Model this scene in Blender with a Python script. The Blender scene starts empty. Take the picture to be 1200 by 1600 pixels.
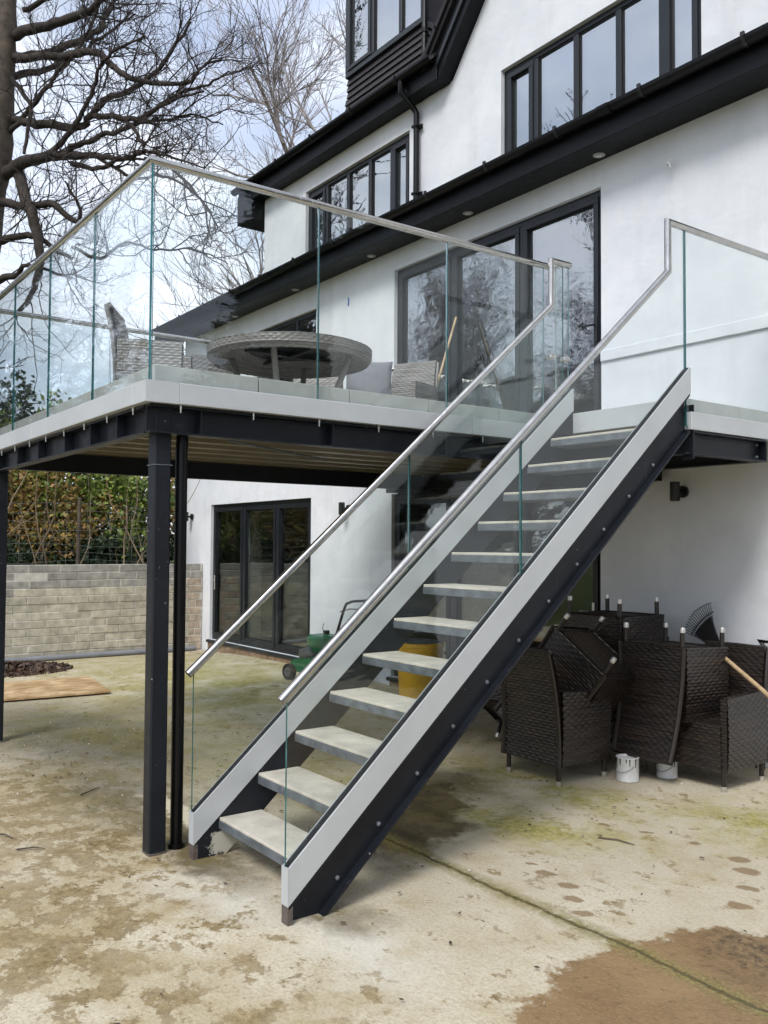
import bpy, bmesh, math, random
import numpy as np
from mathutils import Vector, Matrix
random.seed(7); rng = np.random.default_rng(11)
scene = bpy.context.scene
COL = scene.collection
R = math.radians

# ---------------------------------------------------------------- camera, sky, sun, exposure
cam_d = bpy.data.cameras.new('camera'); cam = bpy.data.objects.new('camera', cam_d); COL.objects.link(cam)
YAW, PITCH, ROLL = 0.9387, 0.0359, 0.0059
fw = Vector((-math.sin(YAW)*math.cos(PITCH), math.cos(YAW)*math.cos(PITCH), math.sin(PITCH)))
rt = Vector((math.cos(YAW), math.sin(YAW), 0)); up = rt.cross(fw)
rt, up = rt*math.cos(ROLL)+up*math.sin(ROLL), up*math.cos(ROLL)-rt*math.sin(ROLL)
m = Matrix((rt, up, -fw)).transposed().to_4x4(); m.translation = Vector((4.7758, -1.8421, 1.5865))
cam.matrix_world = m
cam_d.sensor_fit = 'VERTICAL'; cam_d.sensor_height = 36; cam_d.lens = 1394.34/1600*36
cam_d.clip_start = .05; cam_d.clip_end = 900
scene.camera = cam

SUN_EL, SUN_AZ = 48, 150          # azimuth measured from +Y towards +X
world = bpy.data.worlds.new('World'); scene.world = world; world.use_nodes = True
wn, wl_ = world.node_tree.nodes, world.node_tree.links; wn.clear()
wo = wn.new('ShaderNodeOutputWorld'); bg = wn.new('ShaderNodeBackground'); wl_.new(bg.outputs[0], wo.inputs[0])
sky = wn.new('ShaderNodeTexSky'); sky.sky_type = 'NISHITA'; sky.sun_disc = False
sky.sun_elevation = R(SUN_EL); sky.sun_rotation = R(SUN_AZ); sky.air_density = 1.0; sky.dust_density = 1.5
tc = wn.new('ShaderNodeTexCoord'); mp = wn.new('ShaderNodeMapping'); mp.inputs['Scale'].default_value = (1.0, 1.0, 2.4)
wl_.new(tc.outputs['Generated'], mp.inputs[0])
nz = wn.new('ShaderNodeTexNoise'); nz.inputs['Scale'].default_value = 2.1; nz.inputs['Detail'].default_value = 5; nz.inputs['Roughness'].default_value = .56
nz.inputs['Distortion'].default_value = .35
wl_.new(mp.outputs[0], nz.inputs['Vector'])
cr = wn.new('ShaderNodeValToRGB'); cr.color_ramp.elements[0].position = .40; cr.color_ramp.elements[1].position = .60
cr.color_ramp.elements[0].color = (.46,.46,.46,1); cr.color_ramp.elements[1].color = (1,1,1,1)
wl_.new(nz.outputs['Fac'], cr.inputs[0])
nz2 = wn.new('ShaderNodeTexNoise'); nz2.inputs['Scale'].default_value = 3.7; nz2.inputs['Detail'].default_value = 3
wl_.new(mp.outputs[0], nz2.inputs['Vector'])
cc = wn.new('ShaderNodeValToRGB'); cc.color_ramp.elements[0].position = .3; cc.color_ramp.elements[1].position = .7
cc.color_ramp.elements[0].color = (5.2,5.8,7.3,1); cc.color_ramp.elements[1].color = (7.6,7.9,8.4,1)
wl_.new(nz2.outputs['Fac'], cc.inputs[0])
mx = wn.new('ShaderNodeMix'); mx.data_type = 'RGBA'
wl_.new(cr.outputs[0], mx.inputs[0]); wl_.new(sky.outputs[0], mx.inputs[6]); wl_.new(cc.outputs[0], mx.inputs[7])
wl_.new(mx.outputs[2], bg.inputs[0]); bg.inputs[1].default_value = .10
sun_d = bpy.data.lights.new('sun', 'SUN'); sun = bpy.data.objects.new('sun', sun_d); COL.objects.link(sun)
sun_d.energy = 1.5; sun_d.angle = R(18); sun_d.color = (1, .975, .94)
sd = Vector((math.sin(R(SUN_AZ))*math.cos(R(SUN_EL)), math.cos(R(SUN_AZ))*math.cos(R(SUN_EL)), math.sin(R(SUN_EL))))
sun.rotation_euler = sd.to_track_quat('Z', 'Y').to_euler(); sun.location = (0, -20, 30)
vs = scene.view_settings; vs.view_transform = 'Standard'; vs.look = 'None'; vs.exposure = 0.84; vs.gamma = 1; vs.use_curve_mapping = False
cy = scene.cycles; cy.use_denoising = True; cy.use_adaptive_sampling = True; cy.adaptive_threshold = .03; cy.max_bounces = 6; cy.transparent_max_bounces = 40; cy.diffuse_bounces = 2; cy.glossy_bounces = 3
cy.transmission_bounces = 8; cy.caustics_reflective = False; cy.caustics_refractive = False; cy.sample_clamp_indirect = 6

# ---------------------------------------------------------------- materials
def newmat(name):
    mt = bpy.data.materials.new(name); mt.use_nodes = True
    return mt, mt.node_tree.nodes, mt.node_tree.links, mt.node_tree.nodes['Principled BSDF']
class NT:
    def __init__(s, mt): s.n, s.l = mt.node_tree.nodes, mt.node_tree.links
    def noise(s, vec, scale, detail=4, rough=.55, dist=0):
        t = s.n.new('ShaderNodeTexNoise'); t.inputs['Scale'].default_value = scale; t.inputs['Detail'].default_value = detail
        t.inputs['Roughness'].default_value = rough; t.inputs['Distortion'].default_value = dist
        if vec: s.l.new(vec, t.inputs['Vector'])
        return t.outputs['Fac']
    def ramp(s, fac, a, b, ca=(0,0,0,1), cb=(1,1,1,1)):
        t = s.n.new('ShaderNodeMapRange') if False else s.n.new('ShaderNodeValToRGB')
        e = t.color_ramp.elements; e[0].position, e[1].position = a, b; e[0].color = ca; e[1].color = cb
        s.l.new(fac, t.inputs[0]); return t.outputs[0]
    def mix(s, fac, a, b, blend='MIX'):
        t = s.n.new('ShaderNodeMix'); t.data_type = 'RGBA'; t.blend_type = blend
        for v, i in ((fac,0),(a,6),(b,7)):
            if isinstance(v, (int,float)): t.inputs[i].default_value = v
            elif isinstance(v, tuple): t.inputs[i].default_value = v if len(v)==4 else (*v,1)
            else: s.l.new(v, t.inputs[i])
        return t.outputs[2]
    def math(s, op, a, b=None, clamp=False):
        t = s.n.new('ShaderNodeMath'); t.operation = op; t.use_clamp = clamp
        for v, i in ((a,0),(b,1)):
            if v is None: continue
            if isinstance(v, (int,float)): t.inputs[i].default_value = v
            else: s.l.new(v, t.inputs[i])
        return t.outputs[0]
    def vmath(s, op, a, b=None):
        t = s.n.new('ShaderNodeVectorMath'); t.operation = op
        for v, i in ((a,0),(b,1)):
            if v is None: continue
            if isinstance(v, tuple): t.inputs[i].default_value = v
            else: s.l.new(v, t.inputs[i])
        return t.outputs['Value'] if op == 'LENGTH' else t.outputs[0]
    def mapping(s, vec, scale=(1,1,1), loc=(0,0,0), rot=(0,0,0)):
        t = s.n.new('ShaderNodeMapping'); t.inputs['Scale'].default_value = scale; t.inputs['Location'].default_value = loc; t.inputs['Rotation'].default_value = rot
        s.l.new(vec, t.inputs[0]); return t.outputs[0]
    def bump(s, h, strength, dist=.01, normal=None):
        t = s.n.new('ShaderNodeBump'); t.inputs['Strength'].default_value = strength; t.inputs['Distance'].default_value = dist
        s.l.new(h, t.inputs['Height'])
        if normal: s.l.new(normal, t.inputs['Normal'])
        return t.outputs[0]
    def pos(s): return s.n.new('ShaderNodeNewGeometry').outputs['Position']
    def island(s): return s.n.new('ShaderNodeNewGeometry').outputs['Random Per Island']
    def obj(s): return s.n.new('ShaderNodeTexCoord').outputs['Object']
    def objrand(s): return s.n.new('ShaderNodeObjectInfo').outputs['Random']

def pm(name, col, rough=.5, metal=0, var=.12, vscale=4, bump=0, bscale=60, dirt=None, dirt_amt=.55, coords='pos', per_object=0, spec=.5):
    mt, n, l, b = newmat(name); t = NT(mt); v = t.pos() if coords == 'pos' else t.obj()
    f = t.noise(v, vscale, 4, .6)
    dark = tuple(c*(1-var*1.6) for c in col); lite = tuple(min(1,c*(1+var)) for c in col)
    c = t.ramp(f, .3, .7, (*dark,1), (*lite,1))
    if dirt:
        f2 = t.noise(v, vscale*2.3, 5, .7)
        c = t.mix(t.ramp(f2, dirt_amt, dirt_amt+.12), c, dirt)
    if per_object:
        r = t.objrand(); k = t.math('ADD', t.math('MULTIPLY', r, per_object*2), 1-per_object)
        cmb = n.new('ShaderNodeCombineXYZ')
        for i in range(3): l.new(k, cmb.inputs[i])
        c = t.mix(1.0, c, cmb.outputs[0], 'MULTIPLY')
    l.new(c, b.inputs['Base Color']); b.inputs['Roughness'].default_value = rough; b.inputs['Metallic'].default_value = metal
    b.inputs['Specular IOR Level'].default_value = spec
    if rough > .15:
        fr = t.noise(v, vscale*3, 2); rr = t.math('ADD', t.math('MULTIPLY', fr, .25), rough-.125, True); l.new(rr, b.inputs['Roughness'])
    if bump: l.new(t.bump(t.noise(v, bscale, 2, .65), bump, .004), b.inputs['Normal'])
    return mt

M = {}
M['anthracite'] = pm('anthracite_steel', (.0075,.0092,.0135), .42, 0, .25, 5, .08, 90, (.022,.024,.027), .66, spec=.3)
M['frame'] = pm('window_frame_grey', (.015,.018,.022), .35, 0, .12, 3, spec=.35)
M['alu'] = pm('pale_grey_aluminium', (.50,.52,.53), .42, .15, .05, 2.5, .02, 200)
M['gasket'] = pm('black_rubber', (.006,.006,.007), .6)
M['steel'] = pm('brushed_stainless', (.50,.485,.455), .22, 1, .08, 12)
M['galv'] = pm('galvanised_grey', (.16,.18,.20), .5, .4, .25, 14, .1, 80, (.32,.33,.33), .6)
M['base_steel'] = pm('worn_base_steel', (.13,.11,.10), .6, .3, .3, 25, .2, 90, (.16,.07,.03), .55)
M['tread'] = pm('cream_porcelain', (.58,.545,.46), .55, 0, .14, 7, .08, 120, (.36,.32,.235), .60)
M['slab'] = pm('grey_porcelain', (.50,.50,.475), .55, 0, .08, 5, .05, 120)
M['soffit'] = pm('dark_soffit', (.0045,.0052,.0068), .45, 0, .2, 6, .05, 60, (.014,.015,.017), .64, spec=.2)
M['gutter'] = pm('black_gutter_plastic', (.003,.003,.0035), .35, 0, .2, 6, spec=.25)
M['slate'] = pm('dark_slate', (.016,.015,.016), .6, 0, .3, 9, .2, 40, spec=.3)
M['clad'] = pm('brown_black_cladding', (.021,.016,.016), .5, 0, .2, 6, .1, 70)
M['inside'] = pm('interior_plaster', (.50,.48,.44), .8)
M['insidefloor'] = pm('interior_floor', (.14,.12,.10), .5)
M['decking'] = pm('corrugated_deck_underside', (.19,.16,.10), .45, .25, .1, 3)
M['brick'] = pm('plinth_brick', (.25,.16,.10), .8, 0, .3, 9, .3, 60)
M['limb'] = pm('dark_limb', (.040,.031,.024), .9, 0, .35, 6, .5, 30, (.055,.06,.035), .64)
M['bark'] = pm('bark', (.085,.066,.048), .9, 0, .35, 6, .5, 30, (.10,.11,.06), .62)
M['twig'] = pm('twig', (.042,.032,.026), .85, 0, .3, 2)
M['hazetwig'] = pm('haze_paled_twig', (.30,.265,.25), .85, 0, .2, 2)  # distance haze put into the colour, paler than the near twigs
M['block_grey'] = pm('grey_block', (.35,.34,.30), .9, 0, .22, 9, .7, 45, (.37,.35,.29), .58, per_object=.13, spec=.15)
M['block_beige'] = pm('rendered_beige_block', (.50,.46,.36), .9, 0, .2, 9, .7, 45, (.40,.365,.26), .58, per_object=.10, spec=.15)
M['block_brown'] = pm('brown_brick', (.46,.37,.28), .9, 0, .25, 8, .5, 60, (.30,.26,.18), .6, per_object=.18)
M['mortar'] = pm('mortar', (.56,.54,.475), .95, 0, .15, 9, .5, 70)
M['black_plastic'] = pm('black_plastic', (.010,.010,.011), .4, 0, .15, 8)
M['mower_green'] = pm('green_paint', (.010,.17,.065), .3, 0, .15, 8, 0, 60, (.05,.07,.05), .68)
M['tyre'] = pm('rubber_tyre', (.02,.02,.02), .8, 0, .2, 20)
M['engine'] = pm('engine_grey', (.16,.155,.145), .5, .5, .3, 20)
M['yellow'] = pm('yellow_plastic', (.78,.43,.012), .38, 0, .12, 4, 0, 60, (.45,.25,.03), .66)
M['canwhite'] = pm('white_can', (.62,.62,.60), .45, 0, .1, 8, 0, 60, (.25,.25,.25), .66)
M['wood'] = pm('pale_wood_handle', (.46,.33,.19), .5, 0, .2, 14)
M['soil'] = pm('soil_bank', (.09,.07,.045), .95, 0, .4, 3, .6, 20)
M['cushion'] = pm('grey_cushion', (.19,.195,.215), .9, 0, .1, 8, .25, 300)
M['silver'] = pm('silver_foot_cap', (.60,.58,.54), .35, .7, .1, 20)
M['pipe'] = pm('grey_pipe', (.22,.23,.25), .5)
M['wire'] = pm('fence_wire', (.20,.21,.20), .5, .4)
M['bluemark'] = pm('blue_paint_mark', (.03,.12,.40), .6)
M['litlens'] = pm('downlight_lens', (.35,.36,.36), .3)

def render_wall():
    mt, n, l, b = newmat('white_render'); t = NT(mt); v = t.pos()
    c = t.ramp(t.noise(v, 1.3, 6, .6), .3, .72, (.63,.65,.68,1), (.80,.81,.82,1))
    st = t.noise(t.mapping(v, (2.2,2.2,.35)), 1.6, 7, .65)
    c = t.mix(t.math('MULTIPLY', t.ramp(st, .52, .75), .36), c, (.52,.535,.54))
    l.new(c, b.inputs['Base Color']); b.inputs['Roughness'].default_value = .85
    h = t.math('ADD', t.noise(v, 170, 2, .7), t.math('MULTIPLY', t.noise(v, 5, 2, .6), 2.2))
    l.new(t.bump(h, .65, .006), b.inputs['Normal']); return mt
M['render'] = render_wall()
def scuffed():
    mt, n, l, b = newmat('scuffed_anthracite'); t = NT(mt); v = t.pos()
    c = t.ramp(t.noise(v, 5, 6, .6), .3, .7, (.006,.0075,.011,1), (.012,.0145,.020,1))
    dr = t.noise(t.mapping(v, (26,26,3.0)), 1.0, 5, .7); c = t.mix(t.math('MULTIPLY', t.ramp(dr, .66, .74), .35), c, (.16,.17,.18))
    sp = t.noise(v, 38, 3, .6); c = t.mix(t.math('MULTIPLY', t.ramp(sp, .72, .76), .7), c, (.45,.46,.46))
    d = t.vmath('LENGTH', t.vmath('MULTIPLY', t.vmath('SUBTRACT', v, (.575,.27,.07)), (8,6.5,11)))
    k = t.ramp(t.math('MULTIPLY', t.math('ADD', d, t.math('MULTIPLY', t.noise(v, 22, 5, .7), 1.4)), .5), .70, .76, (1,1,1,1), (0,0,0,1)); c = t.mix(k, c, (.46,.44,.37))
    l.new(c, b.inputs['Base Color']); b.inputs['Specular IOR Level'].default_value = .3
    l.new(t.math('ADD', t.math('MULTIPLY', t.noise(v, 14, 5), .3), .3), b.inputs['Roughness']); l.new(t.bump(t.noise(v, 70, 4, .6), .12, .004), b.inputs['Normal']); return mt
M['scuffed'] = scuffed()

def glass(name, ior, tint, wav=0, wscale=3., rough=0.0, stretch=(1,1,1)):
    mt = bpy.data.materials.new(name); mt.use_nodes = True; n, l = mt.node_tree.nodes, mt.node_tree.links; n.clear(); t = NT(mt)
    o = n.new('ShaderNodeOutputMaterial'); tr = n.new('ShaderNodeBsdfTransparent'); tr.inputs[0].default_value = (*tint,1)
    g = n.new('ShaderNodeBsdfGlossy'); g.inputs['Roughness'].default_value = rough; g.inputs[0].default_value = (.96,.99,1,1)
    f = n.new('ShaderNodeFresnel'); f.inputs[0].default_value = ior
    # the same reflectance seen from either side of a face
    ge = n.new('ShaderNodeNewGeometry'); ii = t.math('ADD', t.math('MULTIPLY', ge.outputs['Backfacing'], 1/ior-ior), ior)
    l.new(ii, f.inputs[0]); mix = n.new('ShaderNodeMixShader'); l.new(f.outputs[0], mix.inputs[0]); l.new(tr.outputs[0], mix.inputs[1]); l.new(g.outputs[0], mix.inputs[2])
    l.new(mix.outputs[0], o.inputs[0])
    if wav:
        v = t.mapping(t.pos(), stretch)
        h = t.math('ADD', t.noise(v, wscale, 3, .5, .6), t.math('MULTIPLY', t.noise(v, wscale*.3, 2), 1.5))
        l.new(t.bump(h, 1, wav), g.inputs['Normal'])
    return mt
M['glass'] = glass('balustrade_glass', 1.46, (.965,.985,.978), .0012, 2.2, stretch=(1,1,2.6))
M['winglass'] = glass('window_glass', 5.2, (.42,.45,.46), .0006, 2.2, stretch=(1,1,1.6))
M['doorglass'] = glass('rippled_door_glass', 4.0, (.45,.48,.48), .0018, 5.2, stretch=(1,1,1.5))
M['lowglass'] = glass('lower_door_glass', 2.1, (.66,.70,.69), .0016, 2.5)
mt, n, l, b = newmat('green_glass_edge'); b.inputs['Base Color'].default_value = (.012,.13,.135,1); b.inputs['Roughness'].default_value = .12
b.inputs['Transmission Weight'].default_value = .35; M['glassedge'] = mt

def weave_mat(name, a, b_, c_):
    mt, n, l, b = newmat(name); t = NT(mt); uv = n.new('ShaderNodeTexCoord').outputs['UV']
    f = t.noise(t.mapping(uv, (2.5,75,1)), 1.0, 3, .6); g = t.noise(t.obj(), 5, 3)
    c = t.mix(t.ramp(f, .38, .62), a, b_); c = t.mix(t.math('MULTIPLY', t.ramp(g, .45, .65), .5), c, c_)
    l.new(c, b.inputs['Base Color']); b.inputs['Roughness'].default_value = .36; return mt
M['wicker_dark'] = weave_mat('dark_brown_wicker', (.005,.0042,.004), (.036,.025,.0185), (.013,.012,.012))
M['wicker_light'] = weave_mat('grey_wicker', (.11,.10,.09), (.27,.25,.225), (.20,.19,.175))
mt, n, l, b = newmat('osb'); t = NT(mt); v = t.pos()
vo = n.new('ShaderNodeTexVoronoi'); vo.inputs['Scale'].default_value = 26; l.new(t.mapping(v, (1,.35,1), rot=(0,0,.5)), vo.inputs['Vector'])
c = t.mix(t.ramp(t.noise(v, 3, 6), .35, .65), (.38,.25,.12), (.62,.46,.27)); c = t.mix(t.math('MULTIPLY', t.ramp(vo.outputs['Color'], .35, .7), .6), c, (.25,.15,.07))
l.new(c, b.inputs['Base Color']); b.inputs['Roughness'].default_value = .85; b.inputs['Specular IOR Level'].default_value = .12; M['osb'] = mt

def leafmat(name, cols, rough=.6):
    mt, n, l, b = newmat(name); t = NT(mt); r = n.new('ShaderNodeValToRGB'); r.color_ramp.interpolation = 'LINEAR'
    e = r.color_ramp.elements; k = len(cols)
    while len(e) < k: e.new(.5)
    for i, c in enumerate(cols): e[i].position = i/(k-1); e[i].color = (*c,1)
    l.new(t.island(), r.inputs[0]); l.new(r.outputs[0], b.inputs['Base Color']); b.inputs['Roughness'].default_value = rough
    b.inputs['Subsurface Weight'].default_value = 0
    return mt
M['leaf_green'] = leafmat('green_leaves', [(.05,.10,.014),(.13,.20,.03),(.22,.28,.045),(.08,.12,.02)])
M['leaf_brown'] = leafmat('brown_leaves', [(.22,.12,.025),(.13,.14,.025),(.32,.20,.05),(.16,.08,.025)])
M['leaf_dark'] = leafmat('dark_leaves', [(.012,.03,.012),(.03,.06,.02),(.02,.04,.02)])
M['litter'] = leafmat('dead_leaves', [(.05,.03,.02),(.10,.055,.035),(.035,.025,.02),(.14,.09,.05)])

def ground_mat():
    mt, n, l, b = newmat('stained_concrete'); t = NT(mt); P = t.pos()
    wob = t.n.new('ShaderNodeTexNoise'); wob.inputs['Scale'].default_value = 4.5; wob.inputs['Detail'].default_value = 7; wob.inputs['Roughness'].default_value = .68
    l.new(P, wob.inputs['Vector'])
    off = t.vmath('MULTIPLY', t.vmath('SUBTRACT', wob.outputs['Color'], (.5,.5,.5)), (.62,.62,0))
    Q = t.vmath('ADD', P, off)
    def blob(cx, cy_, rx, ry, edge=.12, rot=0, vec=None):
        v = t.vmath('SUBTRACT', vec or Q, (cx, cy_, 0))
        if rot: v = t.mapping(v, rot=(0,0,-rot))
        v = t.vmath('MULTIPLY', v, (1/rx, 1/ry, 0)); d = t.vmath('LENGTH', v)
        mr = t.n.new('ShaderNodeMapRange'); mr.inputs[1].default_value = 1+edge; mr.inputs[2].default_value = 1-edge; l.new(d, mr.inputs[0]); return mr.outputs[0]
    def mx_(*a):
        r = a[0]
        for q in a[1:]: r = t.math('MAXIMUM', r, q)
        return r
    mul = lambda a, b2: t.math('MULTIPLY', a, b2)
    big = t.noise(P, 1.1, 5, .6); mid = t.noise(P, 2.6, 7, .68); grain = t.noise(P, 62, 3, .75); spots = t.noise(P, 24, 4, .72)
    fine = t.noise(t.mapping(P, (1,1.3,1), rot=(0,0,.9)), 5.6, 8, .74, .2)
    # pale concrete, sandy grain, pale and dark aggregate
    c = t.mix(t.ramp(big, .35, .68), (.48,.42,.30), (.62,.565,.435))
    c = t.mix(mul(t.ramp(grain, .44, .60), .50), c, (.33,.27,.165))
    vo = n.new('ShaderNodeTexVoronoi'); vo.inputs['Scale'].default_value = 70; l.new(P, vo.inputs['Vector'])
    c = t.mix(mul(t.ramp(vo.outputs['Distance'], .10, .22, (1,1,1,1), (0,0,0,1)), .40), c, (.70,.66,.56))
    # greyer, cleaner slab to the right of the flight
    c = t.mix(mul(blob(1.3,2.0,1.6,1.5,.7), .45), c, (.46,.42,.335))
    # dried cement film round the stair foot
    c = t.mix(mul(mul(mx_(blob(1.02,.0,.42,.20,.6), blob(1.80,.20,.40,.16,.6)), t.ramp(mid, .35, .6)), .75), c, (.68,.67,.61))
    # thin ochre dirt over the left and the foreground, torn edges over soft ones
    left = mx_(blob(-.55,-.25,1.5,.75,.6,-.15), blob(.95,-.75,.95,.55,.6), mul(blob(2.0,-.55,.9,.5,.7), .7))
    far = mul(t.ramp(big, .45, .65), .35); area = mx_(left, far)
    soft = t.ramp(t.math('ADD', mid, mul(area, .16)), .50, .76)
    c = t.mix(mul(soft, .72), c, t.mix(t.ramp(spots, .35, .65), (.27,.195,.085), (.38,.30,.155)))
    hard = t.ramp(t.math('ADD', fine, mul(area, .13)), .590, .625)
    tone = t.ramp(t.noise(P, 2.2, 3), .35, .65)
    c = t.mix(mul(hard, t.math('ADD', mul(tone, .50), .42)), c, t.mix(t.ramp(spots, .35, .62), (.13,.088,.036), (.29,.215,.105)))
    c = t.mix(mul(t.ramp(spots, .60, .66), t.math('ADD', mul(area, .6), .12)), c, (.15,.105,.045))
    # olive and grey silt in the hollow left of the corner post
    sil = mx_(blob(-2.7,.55,1.9,.80,.45,.10), mul(blob(-1.0,.25,.95,.38,.6), .8))
    silt = t.mix(t.ramp(big, .42, .58), (.058,.056,.012), (.098,.094,.072)); silt = t.mix(mul(t.ramp(fine, .48, .64), .42), silt, (.20,.18,.07))
    c = t.mix(mul(sil, .84), c, silt)
    c = t.mix(mul(blob(-.25,.32,.40,.10,.3), .8), c, (.64,.58,.43))
    # yellow green algae, on the far yard and in front of the chairs
    al = mx_(blob(-4.6,2.6,2.9,1.3,.8), blob(1.12,1.82,.60,.26,.6,.3), blob(.55,2.55,.90,.26,.6), blob(1.85,2.95,.35,.45,.6), mul(blob(-.6,1.9,1.0,.8,.8), .8))
    c = t.mix(mul(mul(al, t.ramp(mid, .36, .56)), .80), c, t.mix(t.ramp(spots, .4, .6), (.21,.19,.040), (.38,.35,.095)))
    # damp soil beneath the flight, grime round post feet
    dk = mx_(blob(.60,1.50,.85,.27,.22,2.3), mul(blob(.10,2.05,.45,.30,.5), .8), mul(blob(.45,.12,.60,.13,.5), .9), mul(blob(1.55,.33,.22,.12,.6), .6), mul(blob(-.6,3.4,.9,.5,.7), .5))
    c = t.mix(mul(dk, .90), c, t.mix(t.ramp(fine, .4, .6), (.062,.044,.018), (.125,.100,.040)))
    # drips and wet footprints
    Q2 = t.vmath('ADD', P, t.vmath('MULTIPLY', off, (.20,.20,0))); sp = None
    for (x, y_, a, b2) in ((1.72,1.37,.050,.032),(1.60,1.40,.035,.016),(1.88,1.345,.060,.036),(2.02,1.25,.050,.032),(2.15,1.165,.052,.030),(2.15,2.33,.060,.045),(2.26,2.22,.055,.045),(2.39,2.02,.05,.03),(1.38,2.20,.032,.02),(1.61,2.28,.040,.02),(1.87,2.35,.035,.022),(2.48,1.80,.05,.04)):
        q = blob(x, y_, a, b2, .14, .55, Q2); sp = q if sp is None else mx_(sp, q)
    c = t.mix(mul(sp, .75), c, (.19,.122,.056))
    # wet ochre run-off at the near right, crisp shore
    wet = blob(3.92,.92,1.50,1.28,.014)
    wc = t.mix(t.ramp(mid, .35, .65), (.175,.102,.040), (.265,.172,.080)); wc = t.mix(mul(t.ramp(spots, .56, .64), .55), wc, (.11,.062,.022)); wc = t.mix(mul(t.ramp(grain, .5, .62), .4), wc, (.34,.225,.11))
    c = t.mix(mul(wet, .95), c, wc)
    c = t.mix(mul(mul(mul(wet, blob(2.80,1.50,.15,.26,.8)), t.ramp(spots, .38, .58)), .85), c, (.045,.032,.02))
    # algae lined joint between the two pours
    sx = n.new('ShaderNodeSeparateXYZ'); l.new(t.vmath('ADD', P, t.vmath('MULTIPLY', off, (0,.15,0))), sx.inputs[0])
    dy = t.math('ABSOLUTE', t.math('SUBTRACT', sx.outputs[1], 1.055)); side = t.math('GREATER_THAN', sx.outputs[0], -.4)
    def near(w0, w1):
        r = t.n.new('ShaderNodeMapRange'); r.inputs[1].default_value = w0; r.inputs[2].default_value = w1; l.new(dy, r.inputs[0]); return mul(r.outputs[0], side)
    c = t.mix(mul(mul(near(.085,.015), t.ramp(spots, .30, .52)), .85), c, t.mix(t.ramp(grain, .4, .6), (.12,.100,.026), (.27,.235,.085)))
    c = t.mix(mul(near(.016,.006), .75), c, (.055,.044,.018))
    l.new(c, b.inputs['Base Color'])
    l.new(t.math('SUBTRACT', t.math('ADD', mul(grain, .2), .74), mul(wet, .28), True), b.inputs['Roughness'])
    l.new(t.math('ADD', mul(wet, .35), .10), b.inputs['Specular IOR Level'])
    h = t.math('ADD', mul(t.noise(P, 62, 2, .7), .6), mul(t.noise(P, 9, 3, .6), 1.2))
    l.new(t.bump(h, .7, .007), b.inputs['Normal']); return mt
M['concrete'] = ground_mat()
mt, n, l, b = newmat('lawn'); t = NT(mt); c = t.mix(t.ramp(t.noise(t.pos(), .8, 8, .7), .35, .65), (.045,.065,.02), (.10,.10,.04)); l.new(c, b.inputs['Base Color']); b.inputs['Roughness'].default_value = .95
M['lawn'] = mt

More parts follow.
